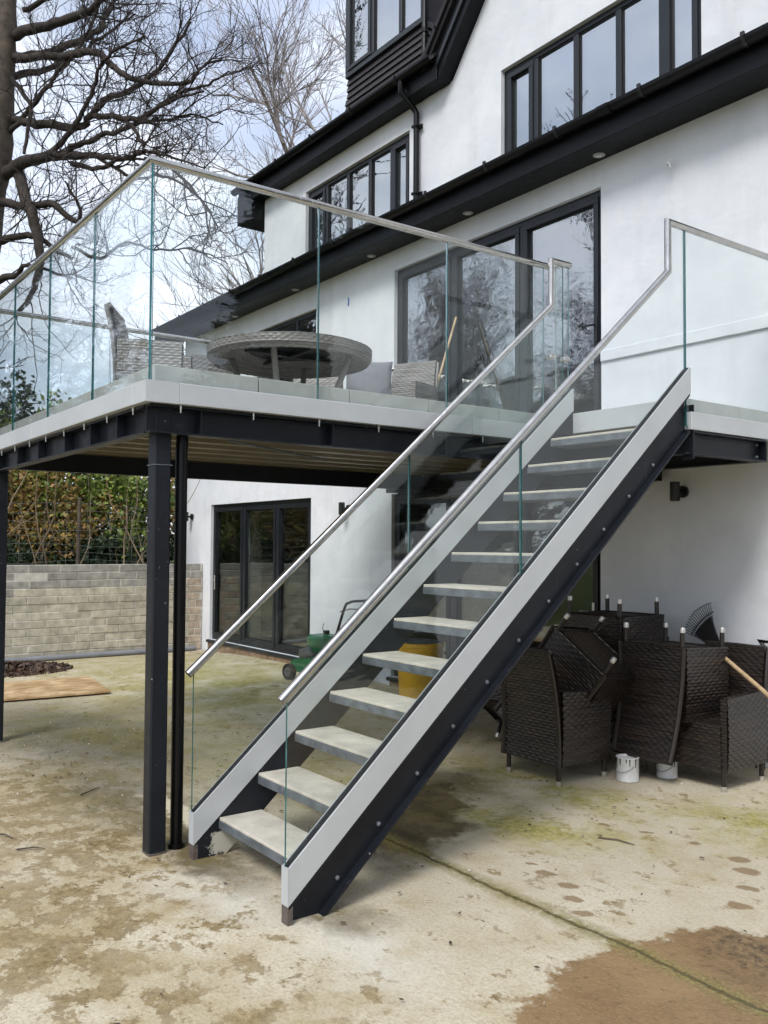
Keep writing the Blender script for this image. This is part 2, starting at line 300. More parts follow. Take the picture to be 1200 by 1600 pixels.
# ---------------------------------------------------------------- mesh helpers
WL = {}
def tag(o, label=None, cat=None, group=None, kind=None):
    if label: o['label'] = label
    if cat: o['category'] = cat
    if group: o['group'] = group
    if kind: o['kind'] = kind
    return o
def thing(name, loc, label, cat, group=None):
    o = bpy.data.objects.new(name, None); o.location = loc; o.empty_display_size = .2; COL.objects.link(o); WL[o.name] = Vector(loc)
    return tag(o, label, cat, group)
def link(name, me, parent=None):
    o = bpy.data.objects.new(name, me); COL.objects.link(o); o.parent = parent
    WL[o.name] = WL[parent.name] if parent else Vector((0,0,0)); return o
def wl(parent): return WL[parent.name] if parent else Vector((0,0,0))
class MB:
    def __init__(s): s.v, s.f, s.mi, s.uv = [], [], [], None
    def add(s, vs, fs, mi=0):
        o = len(s.v); s.v += [tuple(q) for q in vs]; s.f += [tuple(i+o for i in q) for q in fs]; s.mi += [mi]*len(fs); return s
    def box(s, x0, x1, y0, y1, z0, z1, b=0, mi=0, mat=None):
        x0,x1 = min(x0,x1),max(x0,x1); y0,y1 = min(y0,y1),max(y0,y1); z0,z1 = min(z0,z1),max(z0,z1)
        if not b:
            vs = [(x,y,z) for z in (z0,z1) for y in (y0,y1) for x in (x0,x1)]
            fs = [(0,2,3,1),(4,5,7,6),(0,1,5,4),(2,6,7,3),(0,4,6,2),(1,3,7,5)]
        else:
            b = min(b, (x1-x0)*.45, (y1-y0)*.45, (z1-z0)*.45)
            vs, idx = [], {}
            for cx in (0,1):
                for cy_ in (0,1):
                    for cz in (0,1):
                        P = [(x0,x1)[cx],(y0,y1)[cy_],(z0,z1)[cz]]; sgn = [1-2*cx,1-2*cy_,1-2*cz]
                        for ax in range(3):
                            q = [P[i]+(0 if i==ax else sgn[i]*b) for i in range(3)]; idx[(cx,cy_,cz,ax)] = len(vs); vs.append(tuple(q))
            fs = []
            for ax in range(3):
                o1, o2 = [i for i in range(3) if i != ax]
                for sd_ in (0,1):
                    ring = []
                    for (p_, q_) in ((0,0),(1,0),(1,1),(0,1)):
                        k = [0,0,0]; k[ax] = sd_; k[o1] = p_; k[o2] = q_; ring.append(idx[(*k,ax)])
                    fs.append(tuple(ring))
            for ax in range(3):
                o1, o2 = [i for i in range(3) if i != ax]
                for p_ in (0,1):
                    for q_ in (0,1):
                        k0 = [0,0,0]; k1 = [0,0,0]; k0[ax] = 0; k1[ax] = 1
                        for k in (k0,k1): k[o1] = p_; k[o2] = q_
                        fs.append((idx[(*k0,o1)], idx[(*k1,o1)], idx[(*k1,o2)], idx[(*k0,o2)]))
            for cx in (0,1):
                for cy_ in (0,1):
                    for cz in (0,1): fs.append(tuple(idx[(cx,cy_,cz,a)] for a in range(3)))
        if mat is not None: vs = [tuple(mat @ Vector(q)) for q in vs]
        return s.add(vs, fs, mi)
    def prism(s, pts, axis, a0, a1, mi=0):
        """extrude a 2D outline along an axis; pts in the other two axes in xyz order"""
        n_ = len(pts); ax = 'xyz'.index(axis)
        def mk(p_, a):
            q = list(p_); q.insert(ax, a); return tuple(q)
        vs = [mk(p_, a0) for p_ in pts]+[mk(p_, a1) for p_ in pts]
        fs = [tuple(range(n_)), tuple(range(2*n_-1, n_-1, -1))]+[(i, i+n_, (i+1)%n_+n_, (i+1)%n_) for i in range(n_)]
        return s.add(vs, fs, mi)
    def tube(s, pts, r, k=10, cap=True, mi=0):
        pts = [Vector(q) for q in pts]; n_ = len(pts); rs = r if isinstance(r, (list,tuple)) else [r]*n_
        vs = []; ref = None
        for i, q in enumerate(pts):
            t0 = (pts[i]-pts[i-1]).normalized() if i else (pts[1]-pts[0]).normalized()
            t1 = (pts[i+1]-pts[i]).normalized() if i < n_-1 else t0
            t_ = (t0+t1); t_ = t_.normalized() if t_.length > 1e-6 else t0
            if ref is None:
                ref = Vector((0,0,1)) if abs(t_.z) < .9 else Vector((1,0,0))
            a = (ref - t_*ref.dot(t_)).normalized(); b_ = t_.cross(a); ref = a
            sc = 1/max(.5, math.cos(.5*t0.angle(t1))) if (i and i < n_-1) else 1
            bend = (t1-t0); 
            for j in range(k):
                an = 2*math.pi*j/k; off = (a*math.cos(an)+b_*math.sin(an))*rs[i]
                if bend.length > 1e-4:
                    bn = bend.normalized(); off = off + bn*(off.dot(bn))*(sc-1)
                vs.append(q+off)
        fs = [(i*k+j, i*k+(j+1)%k, (i+1)*k+(j+1)%k, (i+1)*k+j) for i in range(n_-1) for j in range(k)]
        if cap: fs += [tuple(range(k-1,-1,-1)), tuple((n_-1)*k+j for j in range(k))]
        return s.add(vs, fs, mi)
    def lathe(s, prof, c=(0,0,0), k=24, mi=0):
        vs = [(c[0]+r_*math.cos(2*math.pi*j/k), c[1]+r_*math.sin(2*math.pi*j/k), c[2]+z_) for r_, z_ in prof for j in range(k)]
        fs = [(i*k+j, i*k+(j+1)%k, (i+1)*k+(j+1)%k, (i+1)*k+j) for i in range(len(prof)-1) for j in range(k)]
        return s.add(vs, fs, mi)
    def build(s, name, mat, parent=None, smooth=False, mats=None, local=False):
        o0 = Vector((0,0,0)) if local else wl(parent)
        me = bpy.data.meshes.new(name); me.from_pydata([(q[0]-o0.x, q[1]-o0.y, q[2]-o0.z) for q in s.v], [], s.f)
        for m_ in (mats or [mat]): me.materials.append(M[m_])
        if mats: me.polygons.foreach_set('material_index', s.mi)
        bm = bmesh.new(); bm.from_mesh(me); bmesh.ops.recalc_face_normals(bm, faces=bm.faces); bm.to_mesh(me); bm.free()
        if smooth: me.polygons.foreach_set('use_smooth', [True]*len(me.polygons)); me.set_sharp_from_angle(angle=R(38))
        me.update(); return link(name, me, parent)
def fast_mesh(name, verts, faces, mat, parent=None, smooth=False, uvs=None, mats=None, mi=None):
    """verts (N,3), faces (F,k) numpy"""
    o0 = wl(parent); verts = np.asarray(verts, dtype=np.float32)-np.array(o0, dtype=np.float32); faces = np.asarray(faces, dtype=np.int32)
    me = bpy.data.meshes.new(name); F, k = faces.shape
    me.vertices.add(len(verts)); me.vertices.foreach_set('co', verts.ravel())
    me.loops.add(F*k); me.loops.foreach_set('vertex_index', faces.ravel())
    me.polygons.add(F); me.polygons.foreach_set('loop_start', np.arange(F, dtype=np.int32)*k); me.polygons.foreach_set('loop_total', np.full(F, k, dtype=np.int32))
    if smooth: me.polygons.foreach_set('use_smooth', np.ones(F, dtype=bool))
    for m_ in (mats or [mat]): me.materials.append(M[m_])
    if mi is not None: me.polygons.foreach_set('material_index', mi)
    if uvs is not None:
        u = me.uv_layers.new(name='UVMap'); u.data.foreach_set('uv', np.asarray(uvs, dtype=np.float32)[faces.ravel()].ravel())
    me.update(calc_edges=True); me.validate(); return link(name, me, parent)
def copy_tree(o, parent=None):
    c = o.copy(); COL.objects.link(c); c.parent = parent
    for ch in o.children: copy_tree(ch, c)
    return c
def struct(o): o['kind'] = 'structure'; return o

# ---------------------------------------------------------------- ground
def ground_sheet():
    # far terrain: one sheet to the horizon, a bank rising behind the block wall
    xs = np.concatenate([np.linspace(-260,-30,12), np.linspace(-26,-8.65,14), [-8.46,-8.415,-8.40], np.linspace(-8,10,10), np.linspace(20,260,10)])
    ys = np.concatenate([np.linspace(-260,-20,10), np.linspace(-14,20,24), np.linspace(28,260,10)])
    X, Y = np.meshgrid(xs, ys, indexing='ij'); Z = np.full(X.shape, -.16)
    bank = np.clip((-8.40-X)/.05, 0, 1)*(1.22+.012*np.clip(-8.5-X,0,60)); Z = np.where((X < -8.405), -.16+bank+.08*np.sin(X*1.7)*np.sin(Y*1.3), Z)
    nx, ny = X.shape; i, j = np.meshgrid(np.arange(nx-1), np.arange(ny-1), indexing='ij'); a = (i*ny+j).ravel()
    f = np.stack([a, a+ny, a+ny+1, a+1], 1); o = fast_mesh('ground', np.stack([X,Y,Z],-1).reshape(-1,3), f, 'lawn', smooth=True); struct(o)
    xs = np.linspace(-8.29,9,140); ys = np.linspace(-7,4.19,90); X, Y = np.meshgrid(xs, ys, indexing='ij')
    Z = -.085*np.clip((-5.5-X)/2.6, 0, 1)**1.5+.004*np.sin(X*2.1+Y)*np.cos(Y*1.7)
    nx, ny = X.shape; i, j = np.meshgrid(np.arange(nx-1), np.arange(ny-1), indexing='ij'); a = (i*ny+j).ravel()
    f = np.stack([a, a+ny, a+ny+1, a+1], 1); struct(fast_mesh('concrete_yard', np.stack([X,Y,Z],-1).reshape(-1,3), f, 'concrete', smooth=True))
ground_sheet()

# ---------------------------------------------------------------- house
D = 4.2
house = thing('house', (-3, 8, 0), 'white rendered house with dark grey windows, black gutters and gabled roof', 'house')
def wall_holes(mb, x0, x1, z0, z1, holes, y, depth=.12):
    xs = sorted({x0,x1,*[h[0] for h in holes],*[h[1] for h in holes]}); zs = sorted({z0,z1,*[h[2] for h in holes],*[h[3] for h in holes]})
    for i in range(len(xs)-1):
        for j in range(len(zs)-1):
            cx, cz = (xs[i]+xs[i+1])/2, (zs[j]+zs[j+1])/2
            if any(h[0] < cx < h[1] and h[2] < cz < h[3] for h in holes): continue
            mb.add([(xs[i],y,zs[j]),(xs[i+1],y,zs[j]),(xs[i+1],y,zs[j+1]),(xs[i],y,zs[j+1])], [(0,1,2,3)])
    for (a,b_,c,d_) in holes:
        e = y+depth
        mb.add([(a,y,c),(a,e,c),(a,e,d_),(a,y,d_)], [(0,1,2,3)]); mb.add([(b_,y,c),(b_,e,c),(b_,e,d_),(b_,y,d_)], [(0,1,2,3)])
        mb.add([(a,y,d_),(b_,y,d_),(b_,e,d_),(a,e,d_)], [(0,1,2,3)]); mb.add([(a,y,c),(b_,y,c),(b_,e,c),(a,e,c)], [(0,1,2,3)])
H_LD = (-8.04,-5.07,.10,2.18); H_D2 = (-3.33,-.32,.10,2.15)
H_BD = (-3.30,-.305,2.52,4.71); H_LW = (-6.65,-4.98,3.35,4.63)
H_SW = (-5.27,-3.03,5.17,6.24); H_UW = (-1.555,.70,5.17,6.28)
mb = MB(); wall_holes(mb, -9.1, 5.5, -.3, 4.95, [H_LD,H_D2,H_BD,H_LW], D)
mb.add([(-9.1,D,-.3),(-9.1,12,-.3),(-9.1,12,4.95),(-9.1,D,4.95)], [(0,1,2,3)]); mb.add([(5.5,D,-.3),(5.5,12,-.3),(5.5,12,6.4),(5.5,D,6.4)], [(0,1,2,3)])
mb.build('wall', 'render', house)
mb = MB(); wall_holes(mb, -6.40, 5.5, 4.95, 6.49, [H_SW,H_UW], D)
mb.add([(-6.4,D,4.95),(-6.4,12,4.95),(-6.4,12,6.49),(-6.4,D,6.49)], [(0,1,2,3)])
mb.add([(-2.29,D,6.49),(5.5,D,6.49),(5.5,D,8.0),(1.6,D,11.3)], [(0,1,2,3)]); o = mb.build('wall', 'render', house)
# band on the wall at the landing, paint mark, loose cable
MB().box(-.30, 5.5, D-.022, D-.002, 3.17, 3.265, .004).build('wall_band', 'render', house)
MB().tube([(-4.235,D-.004,4.60),(-4.225,D-.004,4.565),(-4.235,D-.004,4.50)], .010, 6).build('paint_mark', 'bluemark', house)
MB().tube([(.385,D,4.665),(.40,D-.05,4.67),(.425,D-.06,4.65),(.45,D-.08,4.64),(.46,D-.07,4.60)], .007, 6).tube([(.42,D-.06,4.65),(.45,D-.05,4.66),(.47,D-.09,4.655)], .005, 6).build('loose_cable', 'canwhite', house)
# rooms behind the glass
for (z0, z1, x0) in ((.05,2.4,-9.0),(2.5,4.85,-9.0),(5.0,6.45,-6.3)):
    mb = MB(); mb.box(x0, 5.4, 8.4, 8.5, z0, z1); mb.box(-4.6, -4.5, D+.3, 8.4, z0, z1); mb.box(-.2, -.1, D+.3, 8.4, z0, z1); mb.box(x0, 5.4, D+.25, 8.5, z1, z1+.05)
    mb.box(x0, x0+.05, D+.25, 8.4, z0, z1)
    if z0 < 1: mb.box(-7.72,-7.40,4.55,4.75,z0,z1)
    mb.build('interior_wall', 'inside', house); MB().box(x0, 5.4, D+.12, 8.5, z0-.08, z0).build('interior_floor', 'insidefloor', house)

def window(name, hole, splits, gm, opening=(), fr=.055, sill=False, y=None, handle=None):
    x0,x1,z0,z1 = hole; y = (D+.045) if y is None else y
    w = MB(); w.box(x0,x1,y,y+.07,z1-fr,z1,.005); w.box(x0,x1,y,y+.07,z0,z0+fr,.005); w.box(x0,x0+fr,y+.001,y+.069,z0+fr,z1-fr); w.box(x1-fr,x1,y+.001,y+.069,z0+fr,z1-fr)
    root = w.build(name, 'frame', house)
    ed = [x0+fr*.5]+list(splits)+[x1-fr*.5]
    for s_ in splits: MB().box(s_-.03,s_+.03,y-.004,y+.066,z0+fr+.001,z1-fr-.001,.004).build('mullion', 'frame', root)
    for i in range(len(ed)-1):
        a, b_ = ed[i]+.028, ed[i+1]-.028; sz = z0+fr; tz = z1-fr
        if i in opening:
            e = .052; q = MB(); q.box(a,b_,y-.016,y+.03,tz-e,tz,.005); q.box(a,b_,y-.016,y+.03,sz,sz+e,.005); q.box(a,a+e,y-.015,y+.029,sz+e,tz-e); q.box(b_-e,b_,y-.015,y+.029,sz+e,tz-e)
            q.build('casement', 'frame', root); a += e; b_ -= e; sz += e; tz -= e
        bead = MB(); e = .012
        for bx_ in ((a,b_,tz-e,tz),(a,b_,sz,sz+e)): bead.box(bx_[0],bx_[1],y+.014,y+.024,bx_[2],bx_[3])
        for bx_ in ((a,a+e),(b_-e,b_)): bead.box(bx_[0],bx_[1],y+.0145,y+.0235,sz+e,tz-e)
        bead.build('glazing_bead', 'gasket', root)
        MB().box(a,b_,y+.026,y+.046,sz,tz).build('pane', gm, root)
    if sill: MB().box(x0-.03,x1+.03,D-.07,y+.01,z0-.035,z0-.001,.006).build('sill', 'frame', root)
    return root
window('window', H_SW, (-4.82,-4.33,-3.86,-3.42), 'winglass', (0,4), sill=True)
window('window', H_UW, (-1.127,-.625,-.145,.30), 'winglass', (0,4), sill=True)
window('window', H_LW, (-6.1,-5.55), 'winglass', (0,), sill=True)
bd = window('glazed_door', H_BD, (-2.33,-1.31), 'doorglass', (0,1,2), .06)
ld = window('glazed_door', H_LD, (-7.02,-6.03), 'lowglass', (0,1,2), .06)
d2 = window('glazed_door', H_D2, (-2.33,-1.32), 'lowglass', (0,1,2), .06)
def lever(root, x, z, y, mat, dx=.11):
    q = MB(); q.box(x-.014,x+.014,y-.012,y,z-.11,z+.11,.004); q.tube([(x,y,z+.03),(x,y-.05,z+.03),(x+dx,y-.055,z+.03)], .009, 8); q.build('handle', mat, root)
lever(bd, -.385, 3.48, D+.028, 'black_plastic', -.11); lever(ld, -7.93, .98, D+.028, 'silver'); lever(d2, -.42, .98, D+.028, 'silver', -.11)
for (a, b_) in ((H_LD[0],H_LD[1]),(H_D2[0],H_D2[1])):
    MB().box(a-.02,b_+.02,D-.055,D+.05,.055,.098,.008).build('threshold', 'frame', house)
    n_ = int((b_-a)/.225)
    for i in range(n_): MB().box(a+i*.225+.005,a+(i+1)*.225-.005,D-.03+random.uniform(-.006,.006),D-.004,-.12,.052,.004).build('plinth_brick', 'brick', house)
# eave over the deck storey: roof skirt, soffit, fascia, gutter, brackets, downlights
def eave(x0, x1, zs, ov, gz, wall_y=D, roof_to=None, fz=.20):
    ye = wall_y-ov
    MB().box(x0, x1, ye, wall_y-.002, zs-.012, zs).build('soffit', 'soffit', house)
    MB().box(x0, x1, ye-.022, ye-.002, zs-.02, zs+fz, .004).build('fascia_board', 'soffit', house)
    yr, zr = roof_to or (wall_y+.02, gz+.16)
    MB().prism([(ye-.06,gz-.02),(yr,zr),(yr,zr+.04),(ye-.06,gz+.025)], 'x', x0, x1).build('roof', 'slate', house)
    pr = []
    for i in range(9):
        a = math.pi*(1+i/8); pr.append((ye-.085+.058*math.cos(a), gz-.008+.062*math.sin(a)))
    inner = [(q[0]*.0+ye-.085+(q[0]-(ye-.085))*.9, gz-.008+(q[1]-(gz-.008))*.9) for q in pr][::-1]
    g = MB().prism(pr+inner, 'x', x0-.02, x1).build('gutter', 'gutter', house)
    x = x0+.4
    while x < x1:
        q = MB(); pr2 = [(ye-.085+.063*math.cos(math.pi*(1+i/10)), gz-.008+.068*math.sin(math.pi*(1+i/10))) for i in range(11)]
        pr3 = [(ye-.085+.0595*math.cos(math.pi*(1+i/10)), gz-.008+.064*math.sin(math.pi*(1+i/10))) for i in range(11)][::-1]
        q.prism(pr2+pr3, 'x', x, x+.028); q.box(x,x+.028,ye-.155,ye-.135,gz-.02,gz+.012); q.build('bracket', 'black_plastic', g); x += .88
    return ye
ye1 = eave(-9.65, 5.6, 4.952, .30, 5.155)
for x in (-7.1,-5.35,-3.62,-1.93,-.24,1.45):
    q = MB().lathe([(.001,0),(.040,0),(.052,.004),(.052,.010),(.001,.010)], (x, 4.10, 4.932), 20).build('downlight', 'litlens', house)
    MB().lathe([(.001,0),(.028,0),(.028,.003),(.001,.003)], (x, 4.10, 4.928), 16).build('lens', 'canwhite', q)
# gutter joints
for x in (.02, -5.6): MB().prism([(ye1-.085+.066*math.cos(math.pi*(1+i/10)), 5.147+.071*math.sin(math.pi*(1+i/10))) for i in range(11)], 'x', x, x+.12).build('gutter_joint', 'gutter', house)
# upper left eave and its end box
ye2 = eave(-6.85, -2.33, 6.487, .17, 6.70, D, (8.2, 10.4), .2)
MB().prism([(4.0,6.20),(4.25,6.20),(9,6.2),(9,10.2),(8.2,10.2),(4.0,6.62)], 'x', -6.86, -6.42).build('eave_end_box', 'soffit', house)
# lower roof to the left, nearly flat
MB().prism([(3.9,5.12),(12,6.0),(12,6.05),(3.9,5.16)], 'x', -9.7, -6.42).build('roof', 'slate', house)
# gable: sloping roof slab with deep bargeboard
sl = 1.19; gx0, gz0 = -2.33, 6.47; gx1 = 1.6
def gz(x): return gz0+(x-gx0)*sl
o = MB().prism([(gx0,gz0),(gx1,gz(gx1)),(gx1,gz(gx1)+.33),(gx0-.16,gz0+.14),(gx0-.16,gz0)], 'y', D-.17, 9.5)
o.build('bargeboard', 'soffit', house)
MB().prism([(gx0-.17,gz0+.16),(gx1,gz(gx1)+.36),(gx1,gz(gx1)+.44),(gx0-.23,gz0+.17)], 'y', D-.21, 9.5).build('roof', 'slate', house)
MB().prism([(gx0-.02,gz0+.10),(gx1,gz(gx1)+.20),(gx1,gz(gx1)+.27),(gx0-.08,gz0+.10)], 'y', D-.195, D-.171).build('bargeboard_trim', 'frame', house)
MB().prism([(gx1,gz(gx1)),(5.6,7.0),(5.6,7.3),(gx1,gz(gx1)+.3)], 'y', D-.17, 9.5).build('roof', 'slate', house)
for k in range(5):     # stepped verge tiles
    x = gx0-.20+k*.24; z = gz0+.20+k*.24*sl
    MB().prism([(x,z),(x+.25,z+.25*sl),(x+.22,z+.25*sl+.05),(x-.03,z+.05)], 'y', D-.24, D+.1).build('verge_tile', 'slate', house)
# dormer
dy = 4.43
MB().box(-4.62,-3.0,dy+.02,7.5,6.75,9.2).build('dormer_wall', 'clad', house)
for k in range(9):
    z = 6.80+k*.083
    MB().prism([(dy-.028,z),(dy+.02,z),(dy+.02,z+.10),(dy-.006,z+.085)], 'x', -4.66 if k < 6 else -4.62, -3.0+.002*k).build('cladding_board', 'clad', house)
    MB().prism([(-3.0,z),(-2.965,z),(-2.985,z+.085),(-3.0,z+.10)], 'y', dy-.03, 6.2).build('cladding_board', 'clad', house)
window('dormer_window', (-4.62,-3.0,7.55,9.15), (-4.02,-3.45), 'winglass', (0,), .07, y=dy-.05)
MB().tube([(-2.93,dy-.10,9.2),(-2.93,dy-.10,7.05),(-2.96,dy-.16,6.93),(-2.95,dy-.2,6.88)], .034, 12).build('downpipe', 'gutter', house, True)
for z in (7.35,8.1): MB().tube([(-2.93,dy-.10,z),(-2.93,dy-.10,z+.05)], .042, 12).build('pipe_collar', 'gutter', house, True)
# downpipe from the upper gutter, with swan neck
q = MB().tube([(-2.86,ye2-.085,6.65),(-2.86,ye2-.085,6.52),(-2.85,D-.075,6.38),(-2.83,D-.06,6.33),(-2.83,D-.06,5.30)], .033, 12); pipe = q.build('downpipe', 'gutter', house, True)
for z in (6.17,5.42): MB().box(-2.875,-2.785,D-.10,D-.001,z,z+.03,.004).box(-2.79,-2.745,D-.05,D-.035,z+.004,z+.02).build('pipe_clip', 'gutter', pipe)
# left end downpipe at the corner
q = MB().tube([(-9.35,ye1-.085,5.12),(-9.35,ye1-.085,4.98),(-9.22,ye1+.02,4.86),(-9.08,D-.08,4.74),(-9.05,D-.055,4.66),(-9.05,D-.055,.05)], .034, 12); pipe = q.build('downpipe', 'gutter', house, True)
for z in (3.6,1.2,2.0): MB().box(-9.10,-9.0,D-.095,D-.001,z,z+.035,.004).build('pipe_clip', 'gutter', pipe)

# wall lights: short up and down cylinders on a round bracket
def sconce(x, label):
    s_ = thing('wall_light', (x, D, 2.0), label, 'wall light', 'black cylinder wall lights')
    MB().lathe([(.001,.075),(.034,.075),(.038,.07),(.038,-.07),(.034,-.075),(.001,-.075)], (x, D-.115, 2.01), 20).build('lamp_body', 'black_plastic', s_, True)
    q = MB(); q.tube([(x,D-.001,2.01),(x,D-.03,2.01)], .047, 20); q.tube([(x,D-.03,2.01),(x,D-.10,2.01)], .016, 10); q.build('bracket', 'black_plastic', s_, True)
for x, lb in ((.515,'black cylinder wall light on the white wall right of the stair flight'),(-4.18,'black cylinder wall light right of the three panel lower door'),(-8.72,'black cylinder wall light at far left, above the block wall end')): sconce(x, lb)

# ---------------------------------------------------------------- raised deck
DX, DY = .491, -.185; LX = -3.22; RX, RY = .446, -.153; ZF0, ZF1, ZT = 2.296, 2.405, 2.5; ZR = 3.54
XL, XR = .58, 1.516
deck = thing('raised_deck', (.36, -.05, 0), 'raised terrace on anthracite steel posts with pale fascia and frameless glass balustrade', 'deck')
# paving slabs
ys_ = np.arange(DY+.07, 4.19, .605); xs_ = np.arange(LX+.06, DX-.05, .605)
for i, x in enumerate(xs_):
    for j, y in enumerate(ys_):
        MB().box(x+.003, min(x+.602, DX-.075), y+.003, min(y+.602, 4.195), ZT-.102, ZT, .003).build('paving_slab', 'slab', deck)
for y in np.arange(2.875, 4.19, .605):
    for x in (DX-.066, DX+.55): MB().box(x, min(x+.60, XR-.065), y+.003, min(y+.602,4.195), ZT-.102, ZT, .003).build('paving_slab', 'slab', deck)
MB().box(DX-.05, XR-.06, 2.855, 2.872, ZT-.14, ZT-.002, .002).build('riser_fascia', 'alu', deck)
# pale aluminium fascia, in lengths
def fascia_y(x0, x1, y, t=.05): MB().box(x0, x1, y, y+t, ZF0, ZF1, .003).build('fascia', 'alu', deck)
def fascia_x(y0, y1, x, t=.05): MB().box(x-t, x, y0, y1, ZF0, ZF1, .003).build('fascia', 'alu', deck)
MB().prism([(DX-.18,DY),(DX,DY),(DX,DY+.18),(DX-.05,DY+.18),(DX-.05,DY+.05),(DX-.18,DY+.05)], 'z', ZF0, ZF1).build('fascia_corner', 'alu', deck)
fascia_y(-1.6, DX-.182, DY); fascia_y(LX, -1.602, DY)
fascia_x(DY+.182, 2.0, DX); fascia_x(2.002, 2.83, DX)
fascia_x(2.862, 4.19, XR); fascia_x(DY+.052, 4.19, LX+.05)
for (x0,x1,y0,y1) in ((LX+.05,DX-.052,DY+.052,DY+.062),(DX-.062,DX-.052,DY+.07,2.8)):
    MB().box(x0,x1,y0,y1,ZF0+.02,ZF1-.004).build('channel_gasket', 'gasket', deck)
# steel channels below
def chan(p0, p1, out, name='beam', z0=2.146, z1=2.290, fl=.065, t=.010):
    """C channel between two plan points with the flanges turned to side `out`"""
    p0, p1 = Vector((*p0,0)), Vector((*p1,0)); dr = (p1-p0).normalized(); nr = Vector((dr.y,-dr.x,0))*out; L = (p1-p0).length
    mt_ = Matrix((dr, nr, Vector((0,0,1)))).transposed().to_4x4(); mt_.translation = p0
    q = MB(); q.box(0,L,0,t,z0,z1,mat=mt_); q.box(0,L,t,fl,z0,z0+t,mat=mt_); q.box(0,L,t,fl,z1-t,z1,mat=mt_)
    return q.build(name, 'anthracite', deck), mt_
B1, m1 = chan((DX-.10,DY+.04), (DX-.10,2.86), 1)
B2, m2 = chan((LX+.1,DY+.10), (DX-.11,DY+.10), 1)
for Bm, mm, L, st in ((B1,m1,3.0,[.28,1.1,1.95,2.7]),(B2,m2,3.5,[.4,1.0,1.55,2.15,2.65,3.1])):
    for s_ in st:
        q = MB(); q.prism([(s_-.004,0.010),(s_+.004,.010),(s_+.004,.063),(s_-.004,.063)], 'z', 2.156, 2.28); q.v = [tuple(mm @ Vector(a)) for a in q.v]; q.build('stiffener', 'anthracite', Bm)
for s_ in np.arange(.2,2.9,.42):      # fixing screws hanging below the fascia
    q = MB().tube([(DX-.03,DY+s_,ZF0+.002),(DX-.03,DY+s_,ZF0-.022)], .006, 8).tube([(DX-.03,DY+s_,ZF0-.022),(DX-.03,DY+s_,ZF0-.040)], .0035, 6); q.build('screw', 'silver', deck)
for s_ in np.arange(.25,3.4,.40):
    q = MB().tube([(DX-s_,DY+.03,ZF0+.002),(DX-s_,DY+.03,ZF0-.022)], .006, 8).tube([(DX-s_,DY+.03,ZF0-.022),(DX-s_,DY+.03,ZF0-.040)], .0035, 6); q.build('screw', 'silver', deck)
chan((-2.44,DY+.12), (-2.44,4.18), -1); chan((-1.0,3.95), (-3.1,3.95), 1); chan((DX-.12,4.12), (-3.1,4.12), -1, z0=2.10)
chan((DX-.09,2.90), (XR-.02,2.90), 1); chan((XR-.075,2.905), (XR-.075,3.70), 1); chan((XR-.08,3.71), (DX-.2,3.71), -1)
MB().box(XR-.08,XR-.005,2.885,2.897,2.12,2.45).build('end_plate', 'anthracite', deck); MB().box(XR-.07,XR-.012,3.70,3.712,2.146,2.29).build('end_plate', 'anthracite', deck)
for (y,z) in ((3.66,2.26),(3.66,2.18),(2.95,2.26)): MB().tube([(XR-.065,y,z),(XR-.05,y,z)], .010, 6).build('bolt', 'galv', deck)
# corrugated sheet under the slabs, ribs along y
pr = []; x = LX+.12; k = 0
while x < DX-.1:
    pr += [(x,ZT-.205),(x+.085,ZT-.205),(x+.105,ZT-.115),(x+.31,ZT-.115)]; x += .33
pr = [(min(q[0], DX-.11), q[1]) for q in pr]
q = MB(); n_ = len(pr)
for i in range(n_-1):
    a, b_ = pr[i], pr[i+1]
    if abs(a[0]-b_[0]) < 1e-4: continue
    q.add([(a[0],DY+.11,a[1]),(b_[0],DY+.11,b_[1]),(b_[0],4.1,b_[1]),(a[0],4.1,a[1])], [(0,1,2,3)])
q.build('corrugated_underside', 'decking', deck)
MB().box(DX-.07,XR-.08,2.92,4.15,ZT-.13,ZT-.10).build('landing_underside', 'decking', deck)
MB().tube([(DX-.16,.35,2.15),(DX-.62,1.25,2.135)], .007, 8).build('brace_rod', 'galv', deck)
# posts
def post(x, y, s=.092, z0=0):
    p_ = MB().box(x-s/2,x+s/2,y-s/2,y+s/2,z0,2.29,.008).build('post', 'scuffed', deck); return p_
pp = post(.357,-.052); MB().box(.307,.407,-.102,-.002,1.986,1.990).build('weld_seam', 'galv', pp); MB().box(.3095,.4045,-.0995,-.0045,0,.016,.004).build('foot', 'base_steel', pp)
pp = post(-2.80,-.10); MB().box(-2.86,-2.74,-.16,-.04,0,.012,.003).build('base_plate', 'base_steel', pp)
# rain pipe behind the corner post
q = MB().tube([(.34,.085,2.24),(.344,.078,2.16),(.346,.073,2.06),(.346,.073,.0)], .032, 16).build('rain_pipe', 'gutter', deck, True)
MB().lathe([(.034,0),(.043,0),(.043,.03),(.034,.03)], (.346,.073,.0), 16).build('pipe_socket', 'gutter', q, True)

